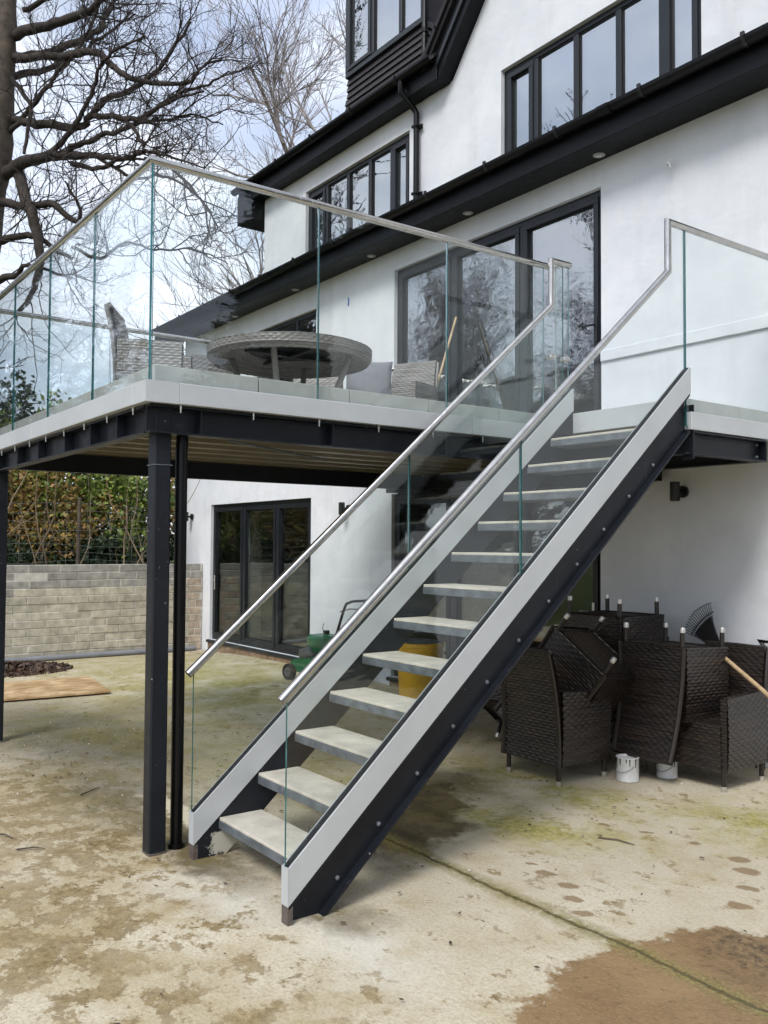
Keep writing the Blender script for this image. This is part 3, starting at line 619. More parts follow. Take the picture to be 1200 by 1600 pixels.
# glass panes: clear faces, green cut edges
def pane_x(x, pts, parent, t=.0125, name='glass_pane'):
    """pane in a plane of constant x; pts = outline in (y, z)"""
    return pane('x', x, pts, parent, t, name)
def pane(axis, c, pts, parent, t=.0125, name='glass_pane'):
    n_ = len(pts); q = MB(); q.prism(pts, axis, c-t/2, c+t/2); q.mi = [0,0]+[1]*n_
    return q.build(name, None, parent, mats=['glass','glassedge'])
zg0, zg1 = ZF0+.02, ZR-.012
bal = MB(); joints = (RY,.852,1.817,2.70)
rail = MB().tube([(RX,2.765,ZR),(RX,RY,ZR),(LX+.03,RY,ZR),(LX+.03,4.12,ZR)], .0215, 16).build('handrail', 'steel', deck, True)
for i in range(3): pane('x', RX, [(joints[i]+.003+(.012 if i==0 else 0),zg0),(joints[i+1]-.003,zg0),(joints[i+1]-.003,zg1),(joints[i]+.003+(.012 if i==0 else 0),zg1)], deck)
jx = (RX-.0,-.425,-1.335,-2.25,LX+.03)
for i in range(4): pane('y', RY, [(jx[i]-.003+(.014 if i==0 else 0),zg0),(jx[i+1]+.003,zg0),(jx[i+1]+.003,zg1),(jx[i]-.003+(.014 if i==0 else 0),zg1)], deck)
jy = (RY+.02,.9,1.9,2.9,4.1)
for i in range(4): pane('x', LX+.03, [(jy[i]+.006,zg0),(jy[i+1]-.006,zg0),(jy[i+1]-.006,zg1),(jy[i]+.006,zg1)], deck)
# landing balustrade on the right
pane('x', XR-.027, [(2.842,ZF0+.02),(4.13,ZF0+.02),(4.13,zg1),(2.842,zg1)], deck)
# short return between the deck rail and the stair rail
pane('y', 2.79, [(RX+.03,ZF1),(XL-.04,ZF1),(XL-.04,zg1),(RX+.03,zg1)], deck)
MB().tube([(RX,2.765,ZR),(RX+.02,2.79,ZR),(XL-.03,2.79,ZR)], .017, 12).build('handrail', 'steel', deck, True)
for (y,z) in ((2.66,2.86),(2.80,2.86)): MB().box(XL-.055,XL-.005,y-.03,y+.03,z,z+.03,.006).build('glass_clamp', 'steel', deck)

# ---------------------------------------------------------------- staircase
st = thing('staircase', (1.05, .1, 0), 'straight open tread staircase with anthracite stringers, pale capping and glass sides', 'staircase')
G, RISE, Y0 = .2204, 2.5/13, -.0178; S = RISE/G
def zc(y): return .235+(y-.068)*.8755         # top line of the capping
YB, YT = .068, 2.85
def stringer(xi, xo, outer):
    """xi inner face, xo outer face of the capping; outer = +1 when the outside looks to +x"""
    x0, x1 = min(xi,xo), max(xi,xo)
    sp = MB(); xw0, xw1 = (x0+.002, x0+.012) if outer > 0 else (x1-.012, x1-.002)
    def band(q, a, b_, xa, xb):  # a..b vertical offsets from the capping's top line; foot cut flat on the ground
        lo = lambda y: max(0, zc(y)+a)
        yg = max(YB, YB+(-(zc(YB)+a))/.8755); ys0 = max(YB, YB-(zc(YB)+b_)/.8755)
        pts = [(ys0, max(0,zc(ys0)+b_))]+([(YB,0)] if zc(YB)+a < 0 and ys0 == YB else [])+[(yg, max(0,zc(yg)+a)),(YT,zc(YT)+a),(YT,zc(YT)+b_)]
        q.prism(pts, 'x', xa, xb)
    band(sp, -.385, -.158, xw0, xw1); o = sp.build('stringer', 'scuffed', st)
    fl = MB(); xa, xb = (xw1, x1-.001) if outer > 0 else (x0+.001, xw0)
    band(fl, -.398, -.384, xa, xb); band(fl, -.172, -.158, xa, xb); fl.build('flange', 'scuffed', o)
    for k in range(1, 12):
        y = Y0+G*k+.13; z = zc(y)-.335; xs = xw1 if outer > 0 else xw0; sg = outer
        q = MB(); q.tube([(xs,y,z),(xs+sg*.007,y,z)], .011, 8); q.tube([(xs+sg*.007,y,z),(xs+sg*.013,y,z)], [.0085,.004], 8); q.build('bolt', 'galv', o)
    # capping: outer and inner cheeks with a black rubber slot that grips the glass
    def cap(xa, xb, a, b_): 
        q = MB(); q.prism([(YB,zc(YB)+a),(YT,zc(YT)+a),(YT,zc(YT)+b_),(YB,zc(YB)+b_)], 'x', xa, xb); return q
    w = x1-x0; c1 = cap(x0, x0+.010, -.155, 0).build('capping', 'alu', st); cap(x1-.010, x1, -.155, 0).build('capping', 'alu', st)
    cap(x0+.0105, x1-.0105, -.150, .004).build('rubber_gasket', 'gasket', c1)
    MB().box(x0, x1, YB-.006, YB-.0005, .078, .237).build('end_cap', 'alu', c1)
    MB().box(x0+.001, x1-.001, YB-.004, YB+.02, 0, .077).build('foot', 'base_steel', st)
    # glass in two lengths
    xm = (x0+x1)/2
    ra = lambda y: .934+(y-.045)*.8755-.012
    a, b_ = YB-.004, 1.431; pane('x', xm, [(a,zc(a)-.08),(b_,zc(b_)-.08),(b_,ra(b_)),(a,ra(a))], st)
    a, b_ = 1.439, 2.832; pane('x', xm, [(a,zc(a)-.08),(b_,zc(b_)-.08),(b_,ZR-.012),(2.685,ZR-.012),(2.678,ra(2.678)),(a,ra(a))], st)
    MB().prism([(YT+.001,zc(YT)-.157),(YT+.007,zc(YT)-.157),(YT+.007,zc(YT)+.001),(YT+.001,zc(YT)+.001)], 'x', x0, x1).build('end_cap', 'alu', c1)
    return xm
xm_r = stringer(XR-.054, XR, 1); xm_l = stringer(XL, XL-.054, -1)
rl = lambda y: .934+(y-.045)*.8755
MB().tube([(xm_r,.035,rl(.035)),(xm_r,2.675,rl(2.675)),(xm_r,2.675,ZR),(xm_r,4.14,ZR)], .0215, 16).build('handrail', 'steel', st, True)
MB().tube([(xm_l,.035,rl(.035)),(xm_l,2.662,rl(2.662)),(xm_l,2.662,ZR),(xm_l,2.85,ZR)], .0215, 16).build('handrail', 'steel', st, True)
for k in range(1, 13):
    y = Y0+G*k; z = RISE*k
    tr_ = MB().box(XL-.006, XR-.05, y, y+.245, z-.058, z-.016, .003).build('tread', 'galv', st)
    MB().box(XL+.001, XR-.056, y+.002, y+.243, z-.015, z, .002).build('tread_slab', 'tread', tr_)

# ---------------------------------------------------------------- block wall, fence
bw = thing('block_wall', (-8.4, 1.5, -.08), 'low retaining wall of grey and beige concrete blocks at the left of the yard', 'wall')
MB().box(-8.395, -8.3065, -3.0, 4.19, -.16, 1.262).build('mortar', 'mortar', bw)
CH, BL = .1125, .435
for c in range(12):
    z = -.085+c*CH; off = (c % 2)*BL/2+random.uniform(-.03,.03); y = -3.0-off
    while y < 4.18:
        a, b_ = max(y,-3.0)+.006, min(y+BL,4.185)-.006
        if b_-a > .04:
            right = a > 3.70 and c < 10
            top = c >= 9 or (c == 8 and a < 1.3)
            mt_ = 'block_brown' if right else ('block_grey' if top else 'block_beige')
            if right:
                h = (b_-a)/2
                for (p_, q_) in ((a,a+h-.005),(a+h+.005,b_)):
                    MB().box(-8.41,-8.30+random.uniform(-.004,.006),p_,q_,z+.006,z+CH-.006,.006).build('block', mt_, bw)
            else:
                MB().box(-8.41,-8.302+random.uniform(-.005,.006)+(0 if top else .002),a,b_,z+(.006 if top else .004),z+CH-(.006 if top else .004),.006).build('block', mt_, bw)
        y += BL
MB().tube([(-8.2,-2.5,-.045),(-8.18,1.3,-.045),(-8.2,2.6,-.047),(-8.22,4.05,-.05)], .04, 10).build('drain_pipe', 'pipe', None, True)
tag(bpy.data.objects['drain_pipe'], 'grey plastic pipe lying along the foot of the block wall', 'pipe')
fence = thing('wire_fence', (-8.5, 1, 1.2), 'rusty wire mesh fence standing behind the block wall', 'fence')
for y in (-1.6,.6,2.3,3.5): MB().tube([(-8.52,y,1.1),(-8.53,y+.02,2.25)], .03, 8).build('post', 'bark', fence)
for k in range(8):
    z = 1.3+k*.12; MB().tube([(-8.5+.02*math.sin(i+k),-3+i*.5,z+.03*math.sin(i*1.3+k)) for i in range(14)], .0022, 4).build('wire', 'wire', fence)
for i in range(18): MB().tube([(-8.5,-2.5+i*.33,1.28),(-8.495+.01*math.sin(i),-2.5+i*.33+.03*math.cos(i),2.15)], .0018, 4).build('wire', 'wire', fence)

# ---------------------------------------------------------------- vegetation
def tubes_mesh(branches, k):
    """branches: list of (points (n,3), radii (n,)); batched by length"""
    by = {}
    for p_, r_ in branches: by.setdefault(len(p_), []).append((p_, r_))
    V, F, o = [], [], 0
    for n_, lst in by.items():
        P = np.array([a for a, _ in lst]); Rr = np.array([b_ for _, b_ in lst]); B = len(lst)
        T = np.gradient(P, axis=1); T /= np.linalg.norm(T, axis=2, keepdims=True)+1e-9
        ref = np.tile(np.array([.31,.17,.94]), (B,1)); ref[np.abs((T[:,0]*ref).sum(1)) > .9] = (1,.1,0)
        A = ref[:,None,:]-T*(T*ref[:,None,:]).sum(2, keepdims=True); A /= np.linalg.norm(A, axis=2, keepdims=True)+1e-9; Bn = np.cross(T, A)
        an = np.arange(k)*2*np.pi/k
        vv = P[:,:,None,:]+Rr[:,:,None,None]*(A[:,:,None,:]*np.cos(an)[None,None,:,None]+Bn[:,:,None,:]*np.sin(an)[None,None,:,None])
        V.append(vv.reshape(-1,3))
        b_, i, j = np.meshgrid(np.arange(B), np.arange(n_-1), np.arange(k), indexing='ij'); base = o+b_*n_*k
        F.append(np.stack([base+i*k+j, base+i*k+(j+1)%k, base+(i+1)*k+(j+1)%k, base+(i+1)*k+j], -1).reshape(-1,4)); o += B*n_*k
    return np.concatenate(V), np.concatenate(F)
def unit(v): return v/(np.linalg.norm(v)+1e-9)
def sprout(parent_pts, parent_r, L, rad, rg, n_seg, spread, upw, jit, tmin=.2, t=None, out=None, smin=.0035):
    n_ = len(parent_pts); t = rg.uniform(tmin, .98) if t is None else t
    f = t*(n_-1); i = min(int(f), n_-2); q = parent_pts[i]+(parent_pts[i+1]-parent_pts[i])*(f-i); d = unit(parent_pts[i+1]-parent_pts[i])
    rnd = unit(rg.normal(size=3)); side = unit(np.cross(d, rnd)); dirn = unit(d*math.cos(spread)+side*math.sin(spread)+np.array([0,0,upw]))
    if out is not None: dirn = unit(dirn+out)
    pts = [q]; st_ = L/n_seg
    for s_ in range(n_seg):
        dirn = unit(dirn+rg.normal(size=3)*jit+np.array([0,0,upw*.35])); pts.append(pts[-1]+dirn*st_)
    r0 = min(rad, (parent_r[i]+(parent_r[i+1]-parent_r[i])*(f-i))*.75)
    return np.array(pts), np.linspace(max(r0, smin*1.05), smin, n_seg+1)
def subdivide(p_, r_, m_, rg, jit):
    p_ = np.array(p_); P, Q = [], []
    for i in range(len(p_)-1):
        for s_ in range(m_):
            t = s_/m_
            p0 = p_[max(i-1,0)]; p1 = p_[i]; p2 = p_[i+1]; p3 = p_[min(i+2,len(p_)-1)]
            c = .5*((2*p1)+(-p0+p2)*t+(2*p0-5*p1+4*p2-p3)*t*t+(-p0+3*p1-3*p2+p3)*t**3)
            P.append(c+rg.normal(size=3)*jit*(1 if (i or s_) else 0)); Q.append(r_[i]+(r_[i+1]-r_[i])*t)
    P.append(p_[-1]); Q.append(r_[-1]); return np.array(P), np.array(Q)
LIMBS = {'trunk':[(-12.859,2.149,13.41,0.17),(-12.925,2.152,11.902,0.17),(-12.975,2.139,10.988,0.22),(-13.052,2.089,10.074,0.27),(-13.14,2.036,8.977,0.31),(-13.251,1.937,8.108,0.34),(-13.481,1.753,5.959,0.42),(-13.632,1.714,3.217,0.5),(-13.729,1.748,0.476,0.6)],
'A':[(-12.888,2.243,11.217,0.1),(-12.072,2.682,11.182,0.085),(-11.128,2.965,11.023,0.075),(-10.59,3.027,10.935,0.06),(-10.175,3.239,11.19,0.05),(-9.749,3.455,11.639,0.035)],
'B':[(-12.899,2.255,10.783,0.09),(-12.897,2.914,11.111,0.08),(-12.93,3.519,11.583,0.07),(-12.865,3.924,11.939,0.06),(-12.981,4.08,12.349,0.05),(-13.038,4.463,13.125,0.035)],
'C':[(-12.898,2.254,10.806,0.075),(-11.727,2.856,10.517,0.07),(-10.966,3.225,10.372,0.062),(-10.649,3.338,10.08,0.06),(-10.334,3.446,9.806,0.055),(-9.9,3.717,9.526,0.05),(-9.182,4.198,9.367,0.038),(-8.965,4.315,9.538,0.025),(-8.631,4.592,9.688,0.015)],
'Dl':[(-12.921,2.244,10.463,0.07),(-13.063,2.874,10.836,0.06),(-13.223,3.471,11.356,0.05),(-13.164,4.026,11.915,0.04),(-13.223,4.744,12.707,0.025)],
'E':[(-12.902,2.322,9.619,0.085),(-12.353,2.576,9.412,0.08),(-11.503,3.073,9.172,0.07),(-11.132,3.233,9.31,0.062),(-10.86,3.42,9.543,0.055),(-10.384,3.727,9.616,0.05),(-9.857,4.083,10.021,0.04),(-9.396,4.341,10.577,0.025)],
'F':[(-11.132,3.234,9.297,0.055),(-10.473,3.638,9.085,0.05),(-10.201,3.841,9.068,0.045),(-9.706,4.163,9.343,0.038),(-9.173,4.544,9.452,0.025),(-8.835,4.827,9.607,0.014)],
'G':[(-13.106,2.111,8.498,0.12),(-12.504,2.414,8.692,0.105),(-11.93,2.69,8.678,0.095),(-11.545,2.88,8.615,0.085),(-11.338,2.986,8.732,0.06),(-10.954,3.334,8.854,0.052),(-10.401,3.744,8.979,0.045),(-9.757,4.098,9.238,0.035),(-9.109,4.473,9.277,0.02)],
'H':[(-11.546,2.88,8.602,0.075),(-10.915,3.242,8.458,0.055),(-10.323,3.553,8.289,0.045),(-9.918,3.764,8.338,0.035),(-9.524,3.974,8.171,0.025),(-8.936,4.456,7.886,0.012)],
'I':[(-11.472,2.989,8.463,0.045),(-11.121,3.14,8.294,0.042),(-10.747,3.318,8.212,0.04),(-10.372,3.485,8.289,0.035),(-9.885,3.818,8.193,0.02)],
'J':[(-13.158,2.067,8.054,0.085),(-12.342,2.518,7.825,0.07),(-11.901,2.785,7.775,0.065),(-11.435,3.105,7.397,0.05),(-11.326,3.066,7.686,0.03),(-11.356,2.834,8.055,0.02)],
'K':[(-12.924,2.344,8.751,0.11),(-12.288,2.416,7.92,0.1),(-11.889,2.494,7.24,0.095),(-11.66,2.507,6.612,0.08),(-11.632,2.406,6.11,0.06),(-11.744,2.119,5.527,0.04)],
'Lm':[(-13.204,2.05,7.286,0.075),(-12.592,2.377,7.301,0.065),(-12.174,2.613,7.234,0.055),(-11.832,2.759,6.948,0.045),(-11.416,3.005,6.69,0.03)],
'Mm':[(-13.224,2.07,6.532,0.07),(-12.56,2.299,6.53,0.06),(-12.087,2.432,6.617,0.04),(-11.324,2.984,6.314,0.025)],
'N':[(-12.99,2.218,9.344,0.05),(-12.557,2.451,9.661,0.045),(-12.101,2.712,10.058,0.04),(-11.887,2.82,10.274,0.04),(-11.441,3.071,10.609,0.035),(-10.949,3.208,11.047,0.03),(-10.612,3.3,11.524,0.02)],
'O':[(-12.987,2.15,10.531,0.045),(-12.318,2.43,9.788,0.045),(-12.121,2.388,9.337,0.04),(-12.086,2.308,8.676,0.035)],
'P':[(-11.93,2.69,8.678,0.05),(-11.456,2.974,9.073,0.045),(-11.065,3.144,9.498,0.04),(-10.752,3.204,9.952,0.035),(-10.4,3.336,10.141,0.03),(-9.879,3.696,10.324,0.02)],
'Q':[(-10.474,3.639,9.063,0.035),(-10.188,3.711,8.718,0.035),(-9.928,3.746,8.421,0.035)],
'S':[(-10.915,3.242,8.458,0.03),(-10.232,3.697,7.963,0.028),(-9.697,4.094,7.885,0.024),(-9.134,4.556,7.358,0.016),(-8.96,4.658,6.793,0.01)],
'T':[(-9.826,3.731,8.171,0.03),(-9.317,4.107,7.844,0.025),(-8.954,4.475,7.161,0.018),(-8.898,4.413,6.643,0.01)],
'U':[(-11.41,2.999,6.906,0.03),(-10.911,3.358,6.63,0.03),(-10.457,3.626,6.864,0.025),(-9.971,3.963,6.675,0.02),(-9.299,4.378,6.58,0.016),(-8.762,4.791,6.276,0.01)],
'V':[(-12.74,2.415,11.721,0.05),(-11.898,2.882,11.799,0.045),(-11.175,3.356,11.882,0.04),(-10.293,4.054,11.87,0.03)],
'W':[(-10.401,3.744,8.979,0.03),(-9.958,4.009,8.972,0.026),(-9.425,4.4,8.963,0.02),(-8.93,4.751,8.707,0.012)]}
tree = thing('bare_tree', (-13.5, 2.0, 0), 'large bare tree with crooked spreading limbs at the left behind the deck', 'tree')
rg = np.random.default_rng(5)
limbs = []
for nm, pts in LIMBS.items():
    a = np.array(pts); p_, r_ = subdivide(a[:,:3], a[:,3], 5, rg, .014 if nm != 'trunk' else .01)
    r_ = r_*rg.uniform(.95,1.05,len(r_))*(1 if nm == 'trunk' else np.linspace(1.08,.85,len(r_)))
    V, F = tubes_mesh([(p_, r_)], 12 if nm == 'trunk' else 8)
    fast_mesh('trunk' if nm == 'trunk' else 'limb', V, F, 'bark' if nm == 'trunk' else 'limb', tree, True)
    if nm != 'trunk': limbs.append((p_, r_))
lv2, lv3, lv4 = [], [], []
for p_, r_ in limbs:
    Ln = np.linalg.norm(np.diff(p_, axis=0), axis=1).sum()
    for k in range(int(Ln*3.0)+2): lv2.append(sprout(p_, r_, rg.uniform(.6,2.1), .014, rg, 8, rg.uniform(.5,1.15), .10, .22, .12, smin=.0045))
for p_, r_ in lv2:
    for k in range(5): lv3.append(sprout(p_, r_, rg.uniform(.35,.95), .0095, rg, 6, rg.uniform(.4,1.0), .13, .25, .15, smin=.0034))
for p_, r_ in lv3:
    for k in range(4): lv4.append(sprout(p_, r_, rg.uniform(.12,.40), .0052, rg, 4, rg.uniform(.35,.9), .18, .24, .2, smin=.0026))
V1, F1 = tubes_mesh(lv2, 5); V2, F2 = tubes_mesh(lv3, 3); V3, F3 = tubes_mesh(lv4, 3)
o = fast_mesh('crown', np.concatenate([V1,V2,V3]), np.concatenate([F1,F2+len(V1),F3+len(V1)+len(V2)]), 'twig', tree, True); o['kind'] = 'stuff'

def bare_tree_data(seed, h, trunk_h, spread_w, rad, dens=(9,7,7,6), tw=.006, dome=1.0):
    rg = np.random.default_rng(seed); tp = np.array([(rg.normal()*.12*i, rg.normal()*.12*i, trunk_h*i/4) for i in range(5)]+[(rg.normal()*.5,rg.normal()*.5,h*.72),(rg.normal()*.7,rg.normal()*.7,h)])
    p_, r_ = subdivide(tp, np.linspace(rad, rad*.12, len(tp)), 4, rg, .03); T = [(p_, r_)]
    l1, l2, l3, l4 = [], [], [], []
    for k in range(dens[0]*2):
        tt = rg.uniform(.35,.97); l1.append(sprout(p_, r_, spread_w*rg.uniform(.55,1.0)*(1.25-.75*tt), rad*.42, rg, 9, rg.uniform(.6,1.1), .16, .13, t=tt, smin=tw*1.6))
    for b_ in l1:
        for k in range(dens[1]): l2.append(sprout(*b_, spread_w*rg.uniform(.22,.5), rad*.14, rg, 7, rg.uniform(.4,.9), .12, .13, .15, smin=tw*1.25))
    for b_ in l2:
        for k in range(dens[2]): l3.append(sprout(*b_, spread_w*rg.uniform(.10,.24), rad*.05, rg, 5, rg.uniform(.35,.8), .12, .12, .15, smin=tw))
    for b_ in l3:
        for k in range(dens[3]): l4.append(sprout(*b_, spread_w*rg.uniform(.04,.11), rad*.02, rg, 3, rg.uniform(.3,.8), .14, .12, .2, smin=tw*.8))
    return T, l1, l2, l3, l4
def make_tree(name, loc, label, seed, h, trunk_h, w, rad, dens, tw, mat_b, mat_t, group=None):
    t_ = thing(name, loc, label, 'tree', group); T, l1, l2, l3, l4 = bare_tree_data(seed, h, trunk_h, w, rad, dens, tw); L = np.array(loc)
    V, F = tubes_mesh(T, 10); fast_mesh('trunk', V+L, F, mat_b, t_, True)
    V, F = tubes_mesh(l1, 6); Vs, Fs = [V], [F]; n_ = len(V)
    for lv, k in ((l2,4),(l3,3),(l4,3)):
        if not lv: continue
        V, F = tubes_mesh(lv, k); Vs.append(V); Fs.append(F+n_); n_ += len(V)
    o = fast_mesh('crown', np.concatenate(Vs)+L, np.concatenate(Fs), mat_t, t_, True); o['kind'] = 'stuff'; return t_
make_tree('bare_tree', (-25.5, 15.5, 1.2), 'fine twigged bare tree with haze-paled twigs rising beyond the house at the upper middle', 21, 19.5, 7, 8.5, .42, (8,6,6,4), .0085, 'bark', 'hazetwig', 'bare trees beyond the house')
make_tree('bare_tree', (-21.9, 15.6, 1.2), 'bare tree with haze-paled twigs half hidden behind the dormer of the house', 22, 20.5, 7, 9.0, .40, (9,7,6,4), .008, 'bark', 'hazetwig', 'bare trees beyond the house')
# trees across the garden, mirrored in the windows
garden = None
for i, (x, y, s_, rz) in enumerate(((-14.5,-13.0,.90,0),(-19.5,-3.8,1.2,2.1),(-23.5,-12,1.05,4.0),(-18.5,-18,.66,1.1),(-9.5,-16.5,.50,5.0),(-28,-5.5,1.1,3.3),(-17.5,-10.4,.82,.7))):
    lb = ('broad bare tree mirrored in the right panel of the terrace doors','tall bare tree mirrored in the small upper window','bare tree mirrored in the left panel of the terrace doors','bare tree far across the lawn behind the other garden trees',
          'smallest bare tree across the lawn','bare tree at the far left end of the garden','bare tree mirrored in the middle panel of the terrace doors')[i]
    if garden is None:
        garden = make_tree('garden_tree', (x,y,-.1), lb, 31, 13.5, 3.2, 6.4, .46, (9,7,6,4), .0125, 'bark', 'twig', 'bare trees across the garden'); garden.scale = (s_,s_,s_)
    else:
        c = copy_tree(garden); c.location = (x,y,-.1); c.scale = (s_,s_,s_); c.rotation_euler = (0,0,rz); tag(c, lb)

def leaf_cloud(n_, fn, size, rg, asp=.6):
    P = fn(n_); a = rg.normal(size=(n_,3)); a /= np.linalg.norm(a,axis=1,keepdims=True); b_ = np.cross(a, rg.normal(size=(n_,3))); b_ /= np.linalg.norm(b_,axis=1,keepdims=True)
    s_ = size*rg.uniform(.6,1.3,(n_,1)); c = np.cross(a,b_)*s_*.18
    V = np.stack([P-a*s_, P+b_*s_*asp+c, P+a*s_, P-b_*s_*asp+c], 1).reshape(-1,3); F = np.arange(n_*4).reshape(-1,4); return V, F
def shrub(name, c, rad, n_, mat, size, label, seed, stems=26, group='shrubs in the hedge bank', nstem_mat='bark'):
    rg = np.random.default_rng(seed); t_ = thing(name, (c[0],c[1],1.1), label, 'shrub', group)
    cl = rg.normal(size=(60,3))*np.array(rad)*.50+np.array(c); wts = rg.uniform(.3,1,60); wts /= wts.sum()
    def fn(k):
        i = rg.choice(60, k, p=wts); q = cl[i]+rg.normal(size=(k,3))*np.array(rad)*.17; q[:,2] = np.maximum(q[:,2], 1.15); return q
    V, F = leaf_cloud(n_, fn, size, rg); o = fast_mesh('foliage', V, F, mat, t_); o['kind'] = 'stuff'
    br = []
    for k in range(stems):
        b0 = np.array([min(c[0]+abs(rg.normal())*rad[0]*.9, -8.6), min(c[1]+rg.normal()*rad[1]*.55, 3.5), 1.05]); d = unit(np.array([rg.normal()*.25, rg.normal()*.24, 1.]))
        pts = [b0]; L = rad[2]*rg.uniform(.9,2.4)
        for s_ in range(8): d = unit(d+rg.normal(size=3)*.14); pts.append(pts[-1]+d*L/8)
        br.append((np.array(pts), np.linspace(rg.uniform(.008,.019), .004, 9)))
    V, F = tubes_mesh(br, 5); fast_mesh('stem', V, F, nstem_mat, t_, True)
M['stem'] = pm('pale_stem', (.24,.18,.115), .85, 0, .2, 4)
shr = [((-10.0,1.1,2.1),(.8,.65,1.0),5600,'leaf_brown',.042,'russet leaved shrub behind the block wall at the left edge'),
       ((-9.6,2.2,2.0),(.7,.7,1.0),5200,'leaf_brown',.040,'thin brown and green shrub full of pale stems'),
       ((-10.4,2.0,2.3),(.8,.8,1.0),5600,'leaf_green',.045,'yellow green shrub behind the pale stems'),
       ((-9.7,3.3,2.2),(.8,.8,1.1),5200,'leaf_green',.044,'bright green shrub beside the corner post'),
       ((-9.3,3.2,1.35),(.45,1.2,.35),3800,'leaf_dark',.040,'dark ivy spilling over the block wall top'),
       ((-9.4,1.2,1.35),(.45,1.0,.28),2200,'leaf_dark',.038,'low dark ground ivy at the left behind the block wall'),
       ((-11.2,4.6,2.1),(.9,1.0,.9),3800,'leaf_brown',.045,'brown hedge shrub close to the house corner'),
       ((-11.0,2.8,1.9),(.7,1.6,1.2),6500,'leaf_dark',.055,'dark evergreen mass at the back of the hedge bank'),
       ((-11.2,.6,2.4),(.8,1.0,1.1),5200,'leaf_dark',.05,'dark evergreen shrub rising past the deck at far left'),
       ((-11.4,1.9,3.4),(.55,.55,.85),3200,'leaf_dark',.05,'spiky dark shrub top seen through the left balustrade')]
for i, s_ in enumerate(shr): shrub('shrub', s_[0], s_[1], s_[2], s_[3], s_[4], s_[5], 50+i, 15 if i < 4 else 5, nstem_mat='stem')

def evergreen(x, y, h, w, seed, label):  # trees out of view, added to darken sky reflections in the side glass
    rg = np.random.default_rng(seed); t_ = thing('added_evergreen', (x,y,-.1), label, 'tree', 'out-of-view evergreens added to darken glass reflections')
    def fn(k):
        z = h*(.12+.88*rg.uniform(0,1,k)**1.1); a = rg.uniform(0,2*np.pi,k); tier = .75+.25*np.sin(z*5.5); r_ = w*(1.05-z/h)*tier*np.sqrt(rg.uniform(.15,1,k)); return np.stack([x+r_*np.cos(a), y+r_*np.sin(a), z],1)
    V, F = leaf_cloud(9000, fn, .16, rg, .35); o = fast_mesh('crown', V, F, 'leaf_dark', t_); o['kind'] = 'stuff'
    MB().tube([(x,y,-.1),(x,y,h*.5),(x,y,h*.96)], [.24,.15,.02], 10).build('trunk', 'bark', t_, True)
evergreen(13,7.5,11,3.2,71,'out-of-view evergreen added to darken reflections, right of the yard beyond the house end'); evergreen(15.5,3.2,12.5,3.4,72,'out-of-view evergreen added to darken reflections, facing the staircase from the right'); evergreen(17,11,13,3.6,73,'farthest out-of-view evergreen added to darken reflections, beyond the right end of the house')
evergreen(12.5,.5,9,2.8,74,'smallest out-of-view evergreen added to darken reflections, at the right of the yard')

# ---------------------------------------------------------------- wicker furniture
def weave_patch(fn, wu, wv, amp=.008, su=.034, sv=.021, flip=1):
    """fn(u, v in metres grids) -> points; displaced as strands running along u over stakes"""
    nu, nv = max(3, int(wu/su*3.0)), max(3, int(wv/sv*3.4)); u = np.linspace(0, 1, nu); v = np.linspace(0, 1, nv); U, V = np.meshgrid(u, v, indexing='ij')
    P = fn(U, V); du = np.gradient(P, axis=0); dv = np.gradient(P, axis=1); N = np.cross(du, dv); N /= np.linalg.norm(N, axis=2, keepdims=True)+1e-9
    row = np.floor(V*wv/sv); prof = np.sqrt(np.clip(np.sin(np.pi*(V*wv/sv % 1)), 0, 1)); wave = np.cos(np.pi*(U*wu/su+row))
    jr = np.sin(row*12.9898+wu*7.1)*.5; js = np.sin(np.floor(U*wu/su)*78.2+row*3.7)*.5
    h = amp*(prof*(.95+.34*wave+.28*jr+.14*js)-.6); P = P+flip*N*h[:,:,None]
    i, j = np.meshgrid(np.arange(nu-1), np.arange(nv-1), indexing='ij'); a = (i*nv+j).ravel()
    F = np.stack([a, a+nv, a+nv+1, a+1], 1); uv = np.stack([U*wu, V*wv], -1).reshape(-1,2)
    return P.reshape(-1,3), F, uv
def bil(c00, c10, c11, c01, bow=(0,0,0)):
    c = [np.array(q, float) for q in (c00,c10,c11,c01)]; bw_ = np.array(bow)
    def fn(U, V):
        U, V = U[...,None], V[...,None]
        return c[0]*(1-U)*(1-V)+c[1]*U*(1-V)+c[2]*U*V+c[3]*(1-U)*V+bw_*(4*V*(1-V))
    return fn
def weave_obj(name, fns, mat, parent):
    V, F, UV, o = [], [], [], 0
    for fn, wu, wv, fl in fns:
        p_, f, uv = weave_patch(fn, wu, wv, flip=fl); V.append(p_); F.append(f+o); UV.append(uv); o += len(p_)
    me_o = fast_mesh(name, np.concatenate(V), np.concatenate(F), mat, parent, True, np.concatenate(UV)); return me_o
def slab_fns(c00, c10, c11, c01, nrm, t, bow=(0,0,0)):
    """woven panel with a front and a back skin"""
    n_ = np.array(nrm)*t; A = [np.array(q, float) for q in (c00,c10,c11,c01)]
    wu = np.linalg.norm(A[1]-A[0]); wv = np.linalg.norm(A[3]-A[0])
    cr_ = np.cross(A[1]-A[0], A[3]-A[0]); sg = 1 if np.dot(cr_, n_) > 0 else -1
    return [(bil(*[tuple(a+n_/2) for a in A], bow), wu, wv, sg), (bil(*[tuple(a-n_/2) for a in A], bow), wu, wv, -sg)]
